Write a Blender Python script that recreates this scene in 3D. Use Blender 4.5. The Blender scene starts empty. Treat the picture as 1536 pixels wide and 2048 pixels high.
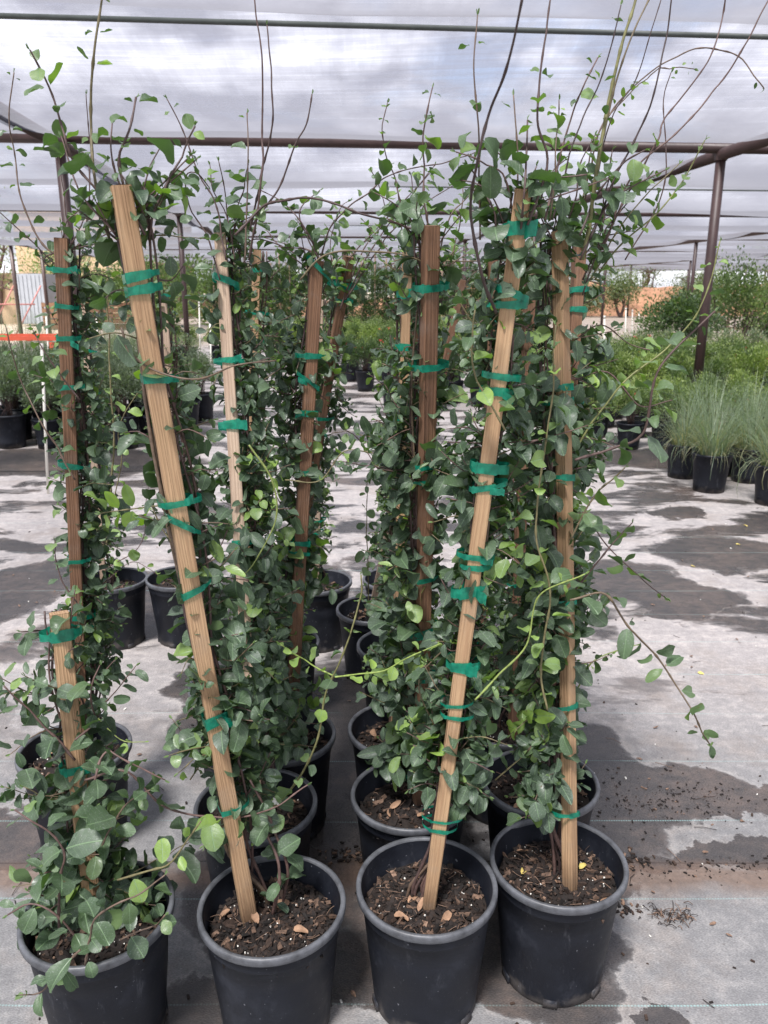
import bpy, math, random
import numpy as np
from mathutils import Vector, Matrix, Quaternion
R = math.radians
random.seed(7); rng = np.random.default_rng(7)
SC = bpy.context.scene
COL = SC.collection

# ------------------------------------------------------------------ camera
H, PITCH, F = 1.46, R(15.7), 1580.0           # eye height, downward tilt, focal length in photo pixels (1536 x 2048)
cam = bpy.data.cameras.new('camera'); co = bpy.data.objects.new('camera', cam); COL.objects.link(co)
co.location = (0, 0, H); co.rotation_euler = (math.pi/2 - PITCH, 0, 0)
cam.sensor_fit = 'VERTICAL'; cam.sensor_height = 36; cam.lens = 36*F/2048
cam.clip_start = .02; cam.clip_end = 1000
cam.dof.use_dof = True; cam.dof.focus_distance = 1.65; cam.dof.aperture_fstop = cam.lens/3.2
SC.camera = co

# ------------------------------------------------------------------ world: hazy sky with broken cloud, weak soft sun
SUN_EL, SUN_AZ = R(62), R(205)
w = bpy.data.worlds.new('World'); SC.world = w; w.use_nodes = True
nt = w.node_tree; N = nt.nodes; L = nt.links; N.clear()
out = N.new('ShaderNodeOutputWorld'); bg = N.new('ShaderNodeBackground'); bg.inputs[1].default_value = .13
sky = N.new('ShaderNodeTexSky'); sky.sky_type = 'NISHITA'; sky.sun_disc = False
sky.sun_elevation = SUN_EL; sky.sun_rotation = SUN_AZ; sky.dust_density = 2.0
tc = N.new('ShaderNodeTexCoord'); mp = N.new('ShaderNodeMapping'); mp.inputs['Scale'].default_value = (1.6, 1.6, 4.2)
n1 = N.new('ShaderNodeTexNoise'); n1.inputs['Scale'].default_value = 2.3; n1.inputs['Detail'].default_value = 7; n1.inputs['Roughness'].default_value = .58
n1.inputs['Distortion'].default_value = .5
rp = N.new('ShaderNodeValToRGB'); rp.color_ramp.elements[0].position = .30; rp.color_ramp.elements[1].position = .50
n2 = N.new('ShaderNodeTexNoise'); n2.inputs['Scale'].default_value = 4.5; n2.inputs['Detail'].default_value = 6
rc = N.new('ShaderNodeValToRGB'); rc.color_ramp.elements[0].color = (2.1, 2.15, 2.5, 1); rc.color_ramp.elements[1].color = (6.9, 6.9, 7.2, 1)
rc.color_ramp.elements[0].position = .43; rc.color_ramp.elements[1].position = .68
mx = N.new('ShaderNodeMix'); mx.data_type = 'RGBA'
L.new(tc.outputs['Generated'], mp.inputs[0]); L.new(mp.outputs[0], n1.inputs['Vector']); L.new(mp.outputs[0], n2.inputs['Vector'])
L.new(n1.outputs[0], rp.inputs[0]); L.new(n2.outputs[0], rc.inputs[0])
L.new(rp.outputs[0], mx.inputs[0]); L.new(sky.outputs[0], mx.inputs[6]); L.new(rc.outputs[0], mx.inputs[7])
L.new(mx.outputs[2], bg.inputs[0]); L.new(bg.outputs[0], out.inputs[0])
sl = bpy.data.lights.new('sun', 'SUN'); sl.energy = 5.0; sl.angle = R(11); sl.color = (1, .955, .88)
so = bpy.data.objects.new('sun', sl); COL.objects.link(so)
sd = Vector((math.sin(SUN_AZ)*math.cos(SUN_EL), math.cos(SUN_AZ)*math.cos(SUN_EL), math.sin(SUN_EL)))
so.rotation_euler = sd.to_track_quat('Z', 'Y').to_euler()
SC.view_settings.view_transform = 'Standard'; SC.view_settings.look = 'None'
SC.view_settings.exposure = 1.3; SC.view_settings.gamma = 1
SC.cycles.max_bounces = 8; SC.cycles.transparent_max_bounces = 12; SC.cycles.use_denoising = True

# ------------------------------------------------------------------ geometry helpers
cP, sP = math.cos(PITCH), math.sin(PITCH)
def at(px, py, D):
    """point of the scene at forward distance D that the photo shows at (px, py)"""
    X = (px-768)/F; yc = (1024-py)/F; s = D/(cP+yc*sP)
    return np.array([X*s, D, H+(-sP+yc*cP)*s])
def gz(px, py, z=0.):
    X = (px-768)/F; yc = (1024-py)/F; s = (z-H)/(-sP+yc*cP)
    return np.array([X*s, (cP+yc*sP)*s, z])
def nrm(v):
    v = np.asarray(v, float); return v/(np.linalg.norm(v)+1e-9)
def rv(s=1.): return rng.normal(size=3)*s
UP = np.array([0, 0, 1.])

class MB:
    """collects pieces and links them as ONE mesh object"""
    def __init__(s): s.v=[]; s.q=[]; s.t=[]; s.uv=[]; s.a=[]; s.n=0
    def add(s, v, q=None, t=None, uv=None, a=0.):
        v = np.asarray(v, float).reshape(-1, 3); m = len(v)
        s.v.append(v)
        if q is not None and len(q): s.q.append(np.asarray(q, int).reshape(-1, 4)+s.n)
        if t is not None and len(t): s.t.append(np.asarray(t, int).reshape(-1, 3)+s.n)
        s.uv.append(np.zeros((m, 2)) if uv is None else np.asarray(uv, float))
        s.a.append(np.full(m, a) if np.isscalar(a) else np.asarray(a, float))
        s.n += m
    def box(s, c, sz, rot=None, a=0.):
        o = np.array([[x, y, z] for x in (-.5, .5) for y in (-.5, .5) for z in (-.5, .5)])*np.asarray(sz)
        if rot is not None: o = o@np.asarray(rot).T
        s.add(o+np.asarray(c), [[0,1,3,2],[4,6,7,5],[0,4,5,1],[2,3,7,6],[0,2,6,4],[1,5,7,3]], a=a)
    def tube(s, p, r, n=6, a=0., cap=True):
        p = np.asarray(p, float); m = len(p); r = np.full(m, r) if np.isscalar(r) else np.asarray(r)
        tg = np.gradient(p, axis=0); tg /= np.linalg.norm(tg, axis=1)[:, None]+1e-9
        ref = np.array([1., 0, 0]) if abs(tg[0][0]) < .8 else np.array([0, 1., 0])
        A = np.empty((m, 3)); u = nrm(np.cross(tg[0], ref))
        for i in range(m):
            u = nrm(u-tg[i]*np.dot(u, tg[i])); A[i] = u
        B = np.cross(tg, A); th = np.linspace(0, 2*math.pi, n, endpoint=False)
        V = p[:, None]+r[:, None, None]*(A[:, None]*np.cos(th)[None, :, None]+B[:, None]*np.sin(th)[None, :, None])
        i, j = np.meshgrid(np.arange(m-1), np.arange(n), indexing='ij'); j2 = (j+1) % n
        Q = np.stack([i*n+j, i*n+j2, (i+1)*n+j2, (i+1)*n+j], -1).reshape(-1, 4)
        V = V.reshape(-1, 3); T = None
        if cap:
            V = np.vstack([V, p[0], p[-1]]); k = m*n
            T = [[k, (q+1) % n, q] for q in range(n)]+[[k+1, (m-1)*n+q, (m-1)*n+(q+1) % n] for q in range(n)]
        ln = np.concatenate([[0], np.cumsum(np.linalg.norm(np.diff(p, axis=0), axis=1))])
        uv = np.zeros((len(V), 2)); uv[:m*n, 0] = np.tile(th/6.283, m); uv[:m*n, 1] = np.repeat(ln, n)
        s.add(V, Q, T, uv, a)
    def lathe(s, prof, n=48, c=(0, 0, 0), closed=False, wob=0.):
        prof = np.asarray(prof, float); m = len(prof); th = np.linspace(0, 2*math.pi, n, endpoint=False)
        rr = prof[:, 0][:, None]*(1+wob*np.sin(2*th+1)[None])
        V = np.stack([rr*np.cos(th), rr*np.sin(th), np.repeat(prof[:, 1][:, None], n, 1)], -1).reshape(-1, 3)+np.asarray(c)
        i, j = np.meshgrid(np.arange(m-1), np.arange(n), indexing='ij'); j2 = (j+1) % n
        s.add(V, np.stack([i*n+j, i*n+j2, (i+1)*n+j2, (i+1)*n+j], -1).reshape(-1, 4))
    def build(s, name, mat, parent=None, origin=None, smooth=True):
        me = bpy.data.meshes.new(name)
        V = np.vstack(s.v)
        org = np.zeros(3) if origin is None else np.asarray(origin, float)
        if parent is not None: org = np.array(parent['_o']) if '_o' in parent else org
        V = V-org
        Q = np.vstack(s.q) if s.q else np.zeros((0, 4), int); T = np.vstack(s.t) if s.t else np.zeros((0, 3), int)
        me.vertices.add(len(V)); me.vertices.foreach_set('co', V.astype(np.float32).ravel())
        lv = np.concatenate([Q.ravel(), T.ravel()]); me.loops.add(len(lv)); me.loops.foreach_set('vertex_index', lv.astype(np.int32))
        me.polygons.add(len(Q)+len(T))
        st = np.concatenate([np.arange(len(Q))*4, len(Q)*4+np.arange(len(T))*3])
        me.polygons.foreach_set('loop_start', st.astype(np.int32))
        me.update(calc_edges=True)
        me.polygons.foreach_set('use_smooth', np.full(len(Q)+len(T), smooth))
        uvl = me.uv_layers.new(name='UVMap'); UV = np.vstack(s.uv)
        uvl.data.foreach_set('uv', UV[lv].astype(np.float32).ravel())
        at_ = me.attributes.new('age', 'FLOAT', 'POINT'); at_.data.foreach_set('value', np.concatenate(s.a).astype(np.float32))
        me.materials.append(mat)
        o = bpy.data.objects.new(name, me); COL.objects.link(o)
        if parent is not None:
            o.parent = parent
        elif origin is not None: o.location = Vector(org)
        return o
def empty(name, loc):
    o = bpy.data.objects.new(name, None); COL.objects.link(o); o.location = Vector(loc); o['_o'] = [float(x) for x in loc]
    o.empty_display_size = .05
    return o
def tag(o, label=None, cat=None, group=None, kind=None):
    if label: o['label'] = label
    if cat: o['category'] = cat
    if group: o['group'] = group
    if kind: o['kind'] = kind
    return o
KIDS = {}
def kids(o): return [c for c in bpy.data.objects if c.parent == o]
def copy_tree(o, loc, rz=0., sc=1., label=None, group=None, ch=None):
    c = o.copy(); COL.objects.link(c); c.location = Vector(loc); c.rotation_euler = (0, 0, rz); c.scale = (sc, sc, sc)
    if label: c['label'] = label
    if group: c['group'] = group
    for k in (ch if ch is not None else kids(o)):
        d = k.copy(); COL.objects.link(d); d.parent = c
    return c
def spline(pts, step=.012):
    """smooth curve through the points, resampled"""
    P = np.asarray(pts, float)
    if len(P) == 2: 
        n = max(2, int(np.linalg.norm(P[1]-P[0])/step)); return P[0]+(P[1]-P[0])*np.linspace(0, 1, n)[:, None]
    E = np.vstack([2*P[0]-P[1], P, 2*P[-1]-P[-2]]); o = []
    for i in range(1, len(E)-2):
        a, b, c, d = E[i-1:i+3]; n = max(2, int(np.linalg.norm(c-b)/step))
        for t in np.linspace(0, 1, n, endpoint=False):
            o.append(.5*((2*b)+(-a+c)*t+(2*a-5*b+4*c-d)*t*t+(-a+3*b-3*c+d)*t**3))
    o.append(P[-1]); return np.array(o)

# ------------------------------------------------------------------ leaves
TS = np.array([.10, .26, .45, .64, .82, .94])
def leaf_template(pw):
    return np.sin(math.pi*TS**pw)**.62
class Leaves:
    def __init__(s): s.p = []
    def add(s, base, d, up, Ln, W, bend=.35, fold=.3, age=.2, rnd=0):
        s.p.append((*base, *d, *up, Ln, W, bend, fold, age, rnd, rng.uniform(-.5, .5), rng.uniform(0, 6.28)))
    def into(s, mb):
        if not s.p: return
        A = np.array(s.p); n = len(A)
        B, d, up = A[:, 0:3], A[:, 3:6], A[:, 6:9]
        d = d/(np.linalg.norm(d, axis=1)[:, None]+1e-9)
        sd = np.cross(d, up); sd /= np.linalg.norm(sd, axis=1)[:, None]+1e-9
        nr = np.cross(sd, d)
        Ln, W, bend, fold, age, rnd, tw, ph = [A[:, k] for k in range(9, 17)]
        wl = np.where(rnd[:, None] > .35, leaf_template(1.12)[None]*1.0, leaf_template(.86)[None])
        m = len(TS); V = np.zeros((n, 2+3*m, 3)); UV = np.zeros((n, 2+3*m, 2))
        def place(t, x, z):   # t along, x across, z out of plane (all arrays n)
            an = bend*t*1.0
            al = np.where(np.abs(bend) > 1e-3, np.sin(an)/np.where(np.abs(bend) > 1e-3, bend, 1), t)*Ln
            dn = -np.where(np.abs(bend) > 1e-3, (1-np.cos(an))/np.where(np.abs(bend) > 1e-3, bend, 1), 0)*Ln
            c, sn = np.cos(tw*t), np.sin(tw*t)
            x2 = x*c-z*sn; z2 = x*sn+z*c
            return B+d*al[:, None]+nr*(dn+z2*np.cos(an))[:, None]+d*(z2*np.sin(an))[:, None]+sd*x2[:, None]
        V[:, 0] = place(np.zeros(n), np.zeros(n), np.zeros(n)); UV[:, 0] = (.5, 0)
        for k, t in enumerate(TS):
            hw = wl[:, k]*W*.5
            zz = hw*np.sin(fold)+np.sin(t*9+ph)*W*.085
            z3 = hw*np.sin(fold)+np.sin(t*8+ph*1.7)*W*.085
            tt = np.full(n, t)
            V[:, 1+3*k] = place(tt, -hw*np.cos(fold), zz); V[:, 2+3*k] = place(tt, np.zeros(n), np.zeros(n)); V[:, 3+3*k] = place(tt, hw*np.cos(fold), z3)
            UV[:, 1+3*k] = np.stack([.5-.5*wl[:, k], tt], 1); UV[:, 2+3*k] = (.5, t); UV[:, 3+3*k] = np.stack([.5+.5*wl[:, k], tt], 1)
        V[:, 1+3*m] = place(np.ones(n), np.zeros(n), np.zeros(n)); UV[:, 1+3*m] = (.5, 1)
        nv = 2+3*m; q = []; t_ = [[0, 2, 1], [0, 3, 2]]
        for k in range(m-1):
            a = 1+3*k; q += [[a, a+1, a+4, a+3], [a+1, a+2, a+5, a+4]]
        a = 1+3*(m-1); t_ += [[a, a+1, nv-1], [a+1, a+2, nv-1]]
        off = (np.arange(n)*nv)[:, None, None]
        mb.add(V.reshape(-1, 3), (np.array(q)[None]+off).reshape(-1, 4), (np.array(t_)[None]+off).reshape(-1, 3),
               UV.reshape(-1, 2), np.repeat(age, nv))

# ------------------------------------------------------------------ materials
def mat(name):
    m = bpy.data.materials.new(name); m.use_nodes = True; t = m.node_tree; t.nodes.clear(); return m, t.nodes, t.links
def nn(N, typ, **kw):
    n = N.new(typ)
    for k, v in kw.items():
        if k.startswith('i_'):
            key = k[2:]; key = int(key) if key.isdigit() else key.replace('_', ' ')
            n.inputs[key].default_value = v
        else: setattr(n, k, v)
    return n
def ramp(N, stops, interp='LINEAR'):
    r = N.new('ShaderNodeValToRGB'); cr = r.color_ramp; cr.interpolation = interp
    while len(cr.elements) < len(stops): cr.elements.new(.5)
    for e, (p, c) in zip(cr.elements, stops):
        e.position = p; e.color = (c, c, c, 1) if isinstance(c, (int, float)) else (*c, 1)
    return r
def simple(name, col, rough=.6, noise=.25, scale=30, bump=0., spec=.5, coord='Object', stretch=(1, 1, 1), metal=0., bscale=None):
    m, N, L = mat(name)
    o = N.new('ShaderNodeOutputMaterial'); b = N.new('ShaderNodeBsdfPrincipled')
    tc = N.new('ShaderNodeTexCoord'); mp = nn(N, 'ShaderNodeMapping'); mp.inputs['Scale'].default_value = stretch
    n = nn(N, 'ShaderNodeTexNoise', i_Scale=scale, i_Detail=6, i_Roughness=.65)
    c = np.array(col); r = ramp(N, [(.3, tuple(np.clip(c*(1-noise), 0, 1))), (.7, tuple(np.clip(c*(1+noise), 0, 1)))])
    L.new(tc.outputs[coord], mp.inputs[0]); L.new(mp.outputs[0], n.inputs['Vector']); L.new(n.outputs[0], r.inputs[0]); L.new(r.outputs[0], b.inputs['Base Color'])
    b.inputs['Roughness'].default_value = rough; b.inputs['Specular IOR Level'].default_value = spec; b.inputs['Metallic'].default_value = metal
    if bump:
        bp = nn(N, 'ShaderNodeBump', i_Strength=bump, i_Distance=.004); 
        if bscale:
            n2 = nn(N, 'ShaderNodeTexNoise', i_Scale=bscale, i_Detail=5); L.new(mp.outputs[0], n2.inputs['Vector']); L.new(n2.outputs[0], bp.inputs['Height'])
        else: L.new(n.outputs[0], bp.inputs['Height'])
        L.new(bp.outputs[0], b.inputs['Normal'])
    L.new(b.outputs[0], o.inputs[0]); return m
def leaf_mat(name, c0, c1, c2, under, rough=.34, dust=.46, trans=.25, veins=True):
    m, N, L = mat(name)
    o = N.new('ShaderNodeOutputMaterial'); b = N.new('ShaderNodeBsdfPrincipled'); tr = N.new('ShaderNodeBsdfTranslucent'); ms = nn(N, 'ShaderNodeMixShader'); ms.inputs[0].default_value = trans
    ag = nn(N, 'ShaderNodeAttribute', attribute_name='age'); tc = N.new('ShaderNodeTexCoord')
    r = ramp(N, [(0, c0), (.42, c1), (.62, tuple((np.array(c1)+np.array(c2))/2)), (1, c2)]); L.new(ag.outputs['Fac'], r.inputs[0])
    cur = r.outputs[0]
    nz = nn(N, 'ShaderNodeTexNoise', i_Scale=38, i_Detail=4, i_Roughness=.7); L.new(tc.outputs['Object'], nz.inputs['Vector'])
    hv = nn(N, 'ShaderNodeMix', data_type='RGBA', blend_type='MULTIPLY'); hv.inputs[0].default_value = 1
    rr = ramp(N, [(.25, .72), (.75, 1.25)]); L.new(nz.outputs[0], rr.inputs[0]); L.new(cur, hv.inputs[6]); L.new(rr.outputs[0], hv.inputs[7]); cur = hv.outputs[2]
    if veins:
        sx = N.new('ShaderNodeSeparateXYZ'); L.new(tc.outputs['UV'], sx.inputs[0])
        a = nn(N, 'ShaderNodeMath', operation='SUBTRACT'); a.inputs[1].default_value = .5; L.new(sx.outputs[0], a.inputs[0])
        ab = nn(N, 'ShaderNodeMath', operation='ABSOLUTE'); L.new(a.outputs[0], ab.inputs[0])
        mid = ramp(N, [(.012, 1.), (.035, 0.)]); L.new(ab.outputs[0], mid.inputs[0])
        # side veins: bands that slant forward from the midrib
        k = nn(N, 'ShaderNodeMath', operation='MULTIPLY_ADD'); k.inputs[1].default_value = -.55; L.new(ab.outputs[0], k.inputs[0]); L.new(sx.outputs[1], k.inputs[2])
        kk = nn(N, 'ShaderNodeMath', operation='MULTIPLY'); kk.inputs[1].default_value = 44; L.new(k.outputs[0], kk.inputs[0])
        sn = nn(N, 'ShaderNodeMath', operation='SINE'); L.new(kk.outputs[0], sn.inputs[0])
        sv = ramp(N, [(.86, 0.), (1., .32)]); L.new(sn.outputs[0], sv.inputs[0])
        mxv = nn(N, 'ShaderNodeMath', operation='MAXIMUM'); L.new(mid.outputs[0], mxv.inputs[0]); L.new(sv.outputs[0], mxv.inputs[1])
        ml = nn(N, 'ShaderNodeMath', operation='MULTIPLY'); ml.inputs[1].default_value = .75; L.new(mxv.outputs[0], ml.inputs[0])
        vm = nn(N, 'ShaderNodeMix', data_type='RGBA'); vm.inputs[7].default_value = (*tuple(np.clip(np.array(c1)*2.1+.04, 0, 1)), 1)
        L.new(ml.outputs[0], vm.inputs[0]); L.new(cur, vm.inputs[6]); cur = vm.outputs[2]
        bp = nn(N, 'ShaderNodeBump', i_Strength=.35, i_Distance=.002); bp.invert = True; L.new(mxv.outputs[0], bp.inputs['Height']); L.new(bp.outputs[0], b.inputs['Normal'])
    # dust and water spots on the upper side
    if dust:
        d1 = nn(N, 'ShaderNodeTexNoise', i_Scale=22, i_Detail=3); d2 = nn(N, 'ShaderNodeTexNoise', i_Scale=420, i_Detail=2)
        L.new(tc.outputs['Object'], d1.inputs['Vector']); L.new(tc.outputs['Object'], d2.inputs['Vector'])
        dr = ramp(N, [(.35, dust*.35), (.75, dust)]); L.new(d1.outputs[0], dr.inputs[0])
        ds = ramp(N, [(.60, 0.), (.68, .8)]); L.new(d2.outputs[0], ds.inputs[0])
        dm = nn(N, 'ShaderNodeMath', operation='MULTIPLY'); L.new(dr.outputs[0], dm.inputs[0]); L.new(ds.outputs[0], dm.inputs[1])
        da = nn(N, 'ShaderNodeMath', operation='MAXIMUM'); L.new(dr.outputs[0], da.inputs[0]); 
        sc2 = nn(N, 'ShaderNodeMath', operation='MULTIPLY_ADD'); sc2.inputs[1].default_value = 1.6; L.new(dm.outputs[0], sc2.inputs[0])
        dz = nn(N, 'ShaderNodeMath', operation='MULTIPLY'); dz.inputs[1].default_value = .55; L.new(dr.outputs[0], dz.inputs[0]); L.new(dz.outputs[0], sc2.inputs[2])
        dd = nn(N, 'ShaderNodeMix', data_type='RGBA'); dd.inputs[7].default_value = (.27, .31, .27, 1)
        L.new(sc2.outputs[0], dd.inputs[0]); L.new(cur, dd.inputs[6]); cur = dd.outputs[2]
    ge = N.new('ShaderNodeNewGeometry'); um = nn(N, 'ShaderNodeMix', data_type='RGBA')
    uc = nn(N, 'ShaderNodeMix', data_type='RGBA'); uc.inputs[0].default_value = .55; uc.inputs[7].default_value = (*under, 1); L.new(r.outputs[0], uc.inputs[6])
    L.new(ge.outputs['Backfacing'], um.inputs[0]); L.new(cur, um.inputs[6]); L.new(uc.outputs[2], um.inputs[7]); cur = um.outputs[2]
    br = nn(N, 'ShaderNodeTexNoise', i_Scale=55, i_Detail=5, i_Roughness=.7); bo = nn(N, 'ShaderNodeVectorMath', operation='ADD'); bo.inputs[1].default_value = (3.1, 7.7, 1.9); L.new(tc.outputs['Object'], bo.inputs[0]); L.new(bo.outputs[0], br.inputs['Vector'])
    bq = ramp(N, [(.69, 0.), (.73, .8)]); L.new(br.outputs[0], bq.inputs[0]); bm = nn(N, 'ShaderNodeMix', data_type='RGBA'); bm.inputs[7].default_value = (.13, .075, .035, 1)
    L.new(bq.outputs[0], bm.inputs[0]); L.new(cur, bm.inputs[6]); cur = bm.outputs[2]
    L.new(cur, b.inputs['Base Color']); b.inputs['Specular IOR Level'].default_value = .42
    rq = ramp(N, [(.3, rough-.06), (.7, rough+.22)]); L.new(nz.outputs[0], rq.inputs[0]); L.new(rq.outputs[0], b.inputs['Roughness'])
    tb = nn(N, 'ShaderNodeMix', data_type='RGBA', blend_type='MULTIPLY'); tb.inputs[0].default_value = 1; tb.inputs[7].default_value = (1.5, 1.9, .5, 1)
    L.new(r.outputs[0], tb.inputs[6]); L.new(tb.outputs[2], tr.inputs[0])
    L.new(b.outputs[0], ms.inputs[1]); L.new(tr.outputs[0], ms.inputs[2]); L.new(ms.outputs[0], o.inputs[0]); return m

M = {}
M['vine_leaf'] = leaf_mat('vine_leaf', (.029, .060, .030), (.062, .116, .042), (.26, .40, .055), (.13, .19, .09))
M['shrub_green'] = leaf_mat('shrub_green', (.055, .09, .03), (.12, .175, .055), (.26, .32, .10), (.12, .18, .08), veins=False, dust=.12)
M['shrub_lime'] = leaf_mat('shrub_lime', (.10, .15, .04), (.21, .28, .075), (.36, .42, .13), (.18, .24, .08), veins=False, dust=.05)
M['shrub_grey'] = leaf_mat('shrub_grey', (.07, .10, .06), (.13, .17, .10), (.24, .28, .14), (.2, .24, .18), veins=False, dust=.2)
M['shrub_dark'] = leaf_mat('shrub_dark', (.025, .05, .022), (.05, .09, .035), (.12, .18, .05), (.1, .14, .07), veins=False, dust=.12)
M['tree_leaf'] = leaf_mat('tree_leaf', (.06, .09, .04), (.12, .16, .075), (.22, .26, .12), (.18, .22, .1), veins=False, dust=.1)
M['grass_blue'] = leaf_mat('grass_blue', (.12, .165, .11), (.21, .26, .17), (.42, .35, .22), (.15, .2, .13), veins=False, dust=0)
M['petal_red'] = simple('petal_red', (.65, .06, .05), .6, .2)
M['petal_white'] = simple('petal_white', (.8, .8, .72), .6, .05)

def stem_mat():
    m, N, L = mat('vine_bark')
    o = N.new('ShaderNodeOutputMaterial'); b = N.new('ShaderNodeBsdfPrincipled'); ag = nn(N, 'ShaderNodeAttribute', attribute_name='age'); tc = N.new('ShaderNodeTexCoord')
    r = ramp(N, [(0, (.045, .028, .026)), (.35, (.11, .065, .055)), (.6, (.15, .13, .06)), (1, (.25, .34, .08))]); L.new(ag.outputs['Fac'], r.inputs[0])
    nz = nn(N, 'ShaderNodeTexNoise', i_Scale=120, i_Detail=4); L.new(tc.outputs['Object'], nz.inputs['Vector'])
    rr = ramp(N, [(.3, .7), (.7, 1.3)]); L.new(nz.outputs[0], rr.inputs[0])
    hv = nn(N, 'ShaderNodeMix', data_type='RGBA', blend_type='MULTIPLY'); hv.inputs[0].default_value = 1; L.new(r.outputs[0], hv.inputs[6]); L.new(rr.outputs[0], hv.inputs[7])
    L.new(hv.outputs[2], b.inputs['Base Color']); b.inputs['Roughness'].default_value = .6; L.new(b.outputs[0], o.inputs[0]); return m
M['stem'] = stem_mat()

def wood_mat(name, c_light, c_dark, stripes=270., contrast=1., rough=.75):
    m, N, L = mat(name)
    o = N.new('ShaderNodeOutputMaterial'); b = N.new('ShaderNodeBsdfPrincipled'); tc = N.new('ShaderNodeTexCoord')
    mp = nn(N, 'ShaderNodeMapping'); mp.inputs['Scale'].default_value = (1, .035, 1); L.new(tc.outputs['UV'], mp.inputs[0])
    n = nn(N, 'ShaderNodeTexNoise', i_Scale=30, i_Detail=5, i_Roughness=.6); L.new(mp.outputs[0], n.inputs['Vector'])
    sx = N.new('ShaderNodeSeparateXYZ'); L.new(tc.outputs['UV'], sx.inputs[0])
    ad = nn(N, 'ShaderNodeMath', operation='MULTIPLY_ADD'); ad.inputs[1].default_value = .035; L.new(n.outputs[0], ad.inputs[0]); L.new(sx.outputs[0], ad.inputs[2])
    ml = nn(N, 'ShaderNodeMath', operation='MULTIPLY'); ml.inputs[1].default_value = stripes*6.283*.8; L.new(ad.outputs[0], ml.inputs[0])
    sn = nn(N, 'ShaderNodeMath', operation='SINE'); L.new(ml.outputs[0], sn.inputs[0])
    r = ramp(N, [(0, tuple(np.array(c_light)*(1-.10*contrast))), (.55, c_light), (1, tuple(np.array(c_light)*.55+np.array(c_dark)*.45))])
    mr = nn(N, 'ShaderNodeMapRange'); mr.inputs['From Min'].default_value = -1; L.new(sn.outputs[0], mr.inputs[0]); L.new(mr.outputs[0], r.inputs[0])
    mp2 = nn(N, 'ShaderNodeMapping'); mp2.inputs['Scale'].default_value = (1, .12, 1); L.new(tc.outputs['UV'], mp2.inputs[0])
    n2 = nn(N, 'ShaderNodeTexNoise', i_Scale=26, i_Detail=7, i_Roughness=.7); L.new(mp2.outputs[0], n2.inputs['Vector'])
    r2 = ramp(N, [(.38, 0.), (.68, .85*contrast)]); L.new(n2.outputs[0], r2.inputs[0])
    mx = nn(N, 'ShaderNodeMix', data_type='RGBA'); L.new(r2.outputs[0], mx.inputs[0]); L.new(r.outputs[0], mx.inputs[6]); mx.inputs[7].default_value = (*c_dark, 1)
    # knots
    vo = nn(N, 'ShaderNodeTexVoronoi', i_Scale=4.2); vm = nn(N, 'ShaderNodeMapping'); vm.inputs['Scale'].default_value = (4, 1, 1); L.new(tc.outputs['UV'], vm.inputs[0]); L.new(vm.outputs[0], vo.inputs['Vector'])
    kr = ramp(N, [(.045, 1.), (.09, 0.)]); L.new(vo.outputs['Distance'], kr.inputs[0])
    mk = nn(N, 'ShaderNodeMix', data_type='RGBA'); L.new(kr.outputs[0], mk.inputs[0]); L.new(mx.outputs[2], mk.inputs[6]); mk.inputs[7].default_value = (*tuple(np.array(c_dark)*.35), 1)
    so_ = nn(N, 'ShaderNodeSeparateXYZ'); L.new(tc.outputs['Object'], so_.inputs[0])
    sn2 = nn(N, 'ShaderNodeTexNoise', i_Scale=14, i_Detail=7, i_Roughness=.7); L.new(tc.outputs['Object'], sn2.inputs['Vector'])
    zz = nn(N, 'ShaderNodeMath', operation='MULTIPLY_ADD'); zz.inputs[1].default_value = -.16; L.new(sn2.outputs[0], zz.inputs[0]); L.new(so_.outputs[2], zz.inputs[2])
    sr = ramp(N, [(.145, .75), (.24, 0.)]); L.new(zz.outputs[0], sr.inputs[0])
    ms_ = nn(N, 'ShaderNodeMix', data_type='RGBA'); L.new(sr.outputs[0], ms_.inputs[0]); L.new(mk.outputs[2], ms_.inputs[6]); ms_.inputs[7].default_value = (.075, .045, .028, 1)
    gr = ramp(N, [(.52, 0.), (.72, .55)]); L.new(sn2.outputs[0], gr.inputs[0])
    mg = nn(N, 'ShaderNodeMix', data_type='RGBA'); L.new(gr.outputs[0], mg.inputs[0]); L.new(ms_.outputs[2], mg.inputs[6]); mg.inputs[7].default_value = (*tuple(np.array(c_light)*.45+np.array([.10, .09, .08])), 1)
    L.new(mg.outputs[2], b.inputs['Base Color']); b.inputs['Roughness'].default_value = rough; b.inputs['Specular IOR Level'].default_value = .25
    bp = nn(N, 'ShaderNodeBump', i_Strength=.5, i_Distance=.0015); L.new(mr.outputs[0], bp.inputs['Height']); L.new(bp.outputs[0], b.inputs['Normal'])
    L.new(b.outputs[0], o.inputs[0]); return m
M['wood_fresh'] = wood_mat('wood_fresh', (.46, .305, .175), (.25, .145, .08), 230)
M['wood_brown'] = wood_mat('wood_brown', (.24, .13, .075), (.09, .05, .033), 200)
M['wood_pale'] = wood_mat('wood_pale', (.50, .38, .28), (.26, .17, .12), 160, .8)

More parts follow.
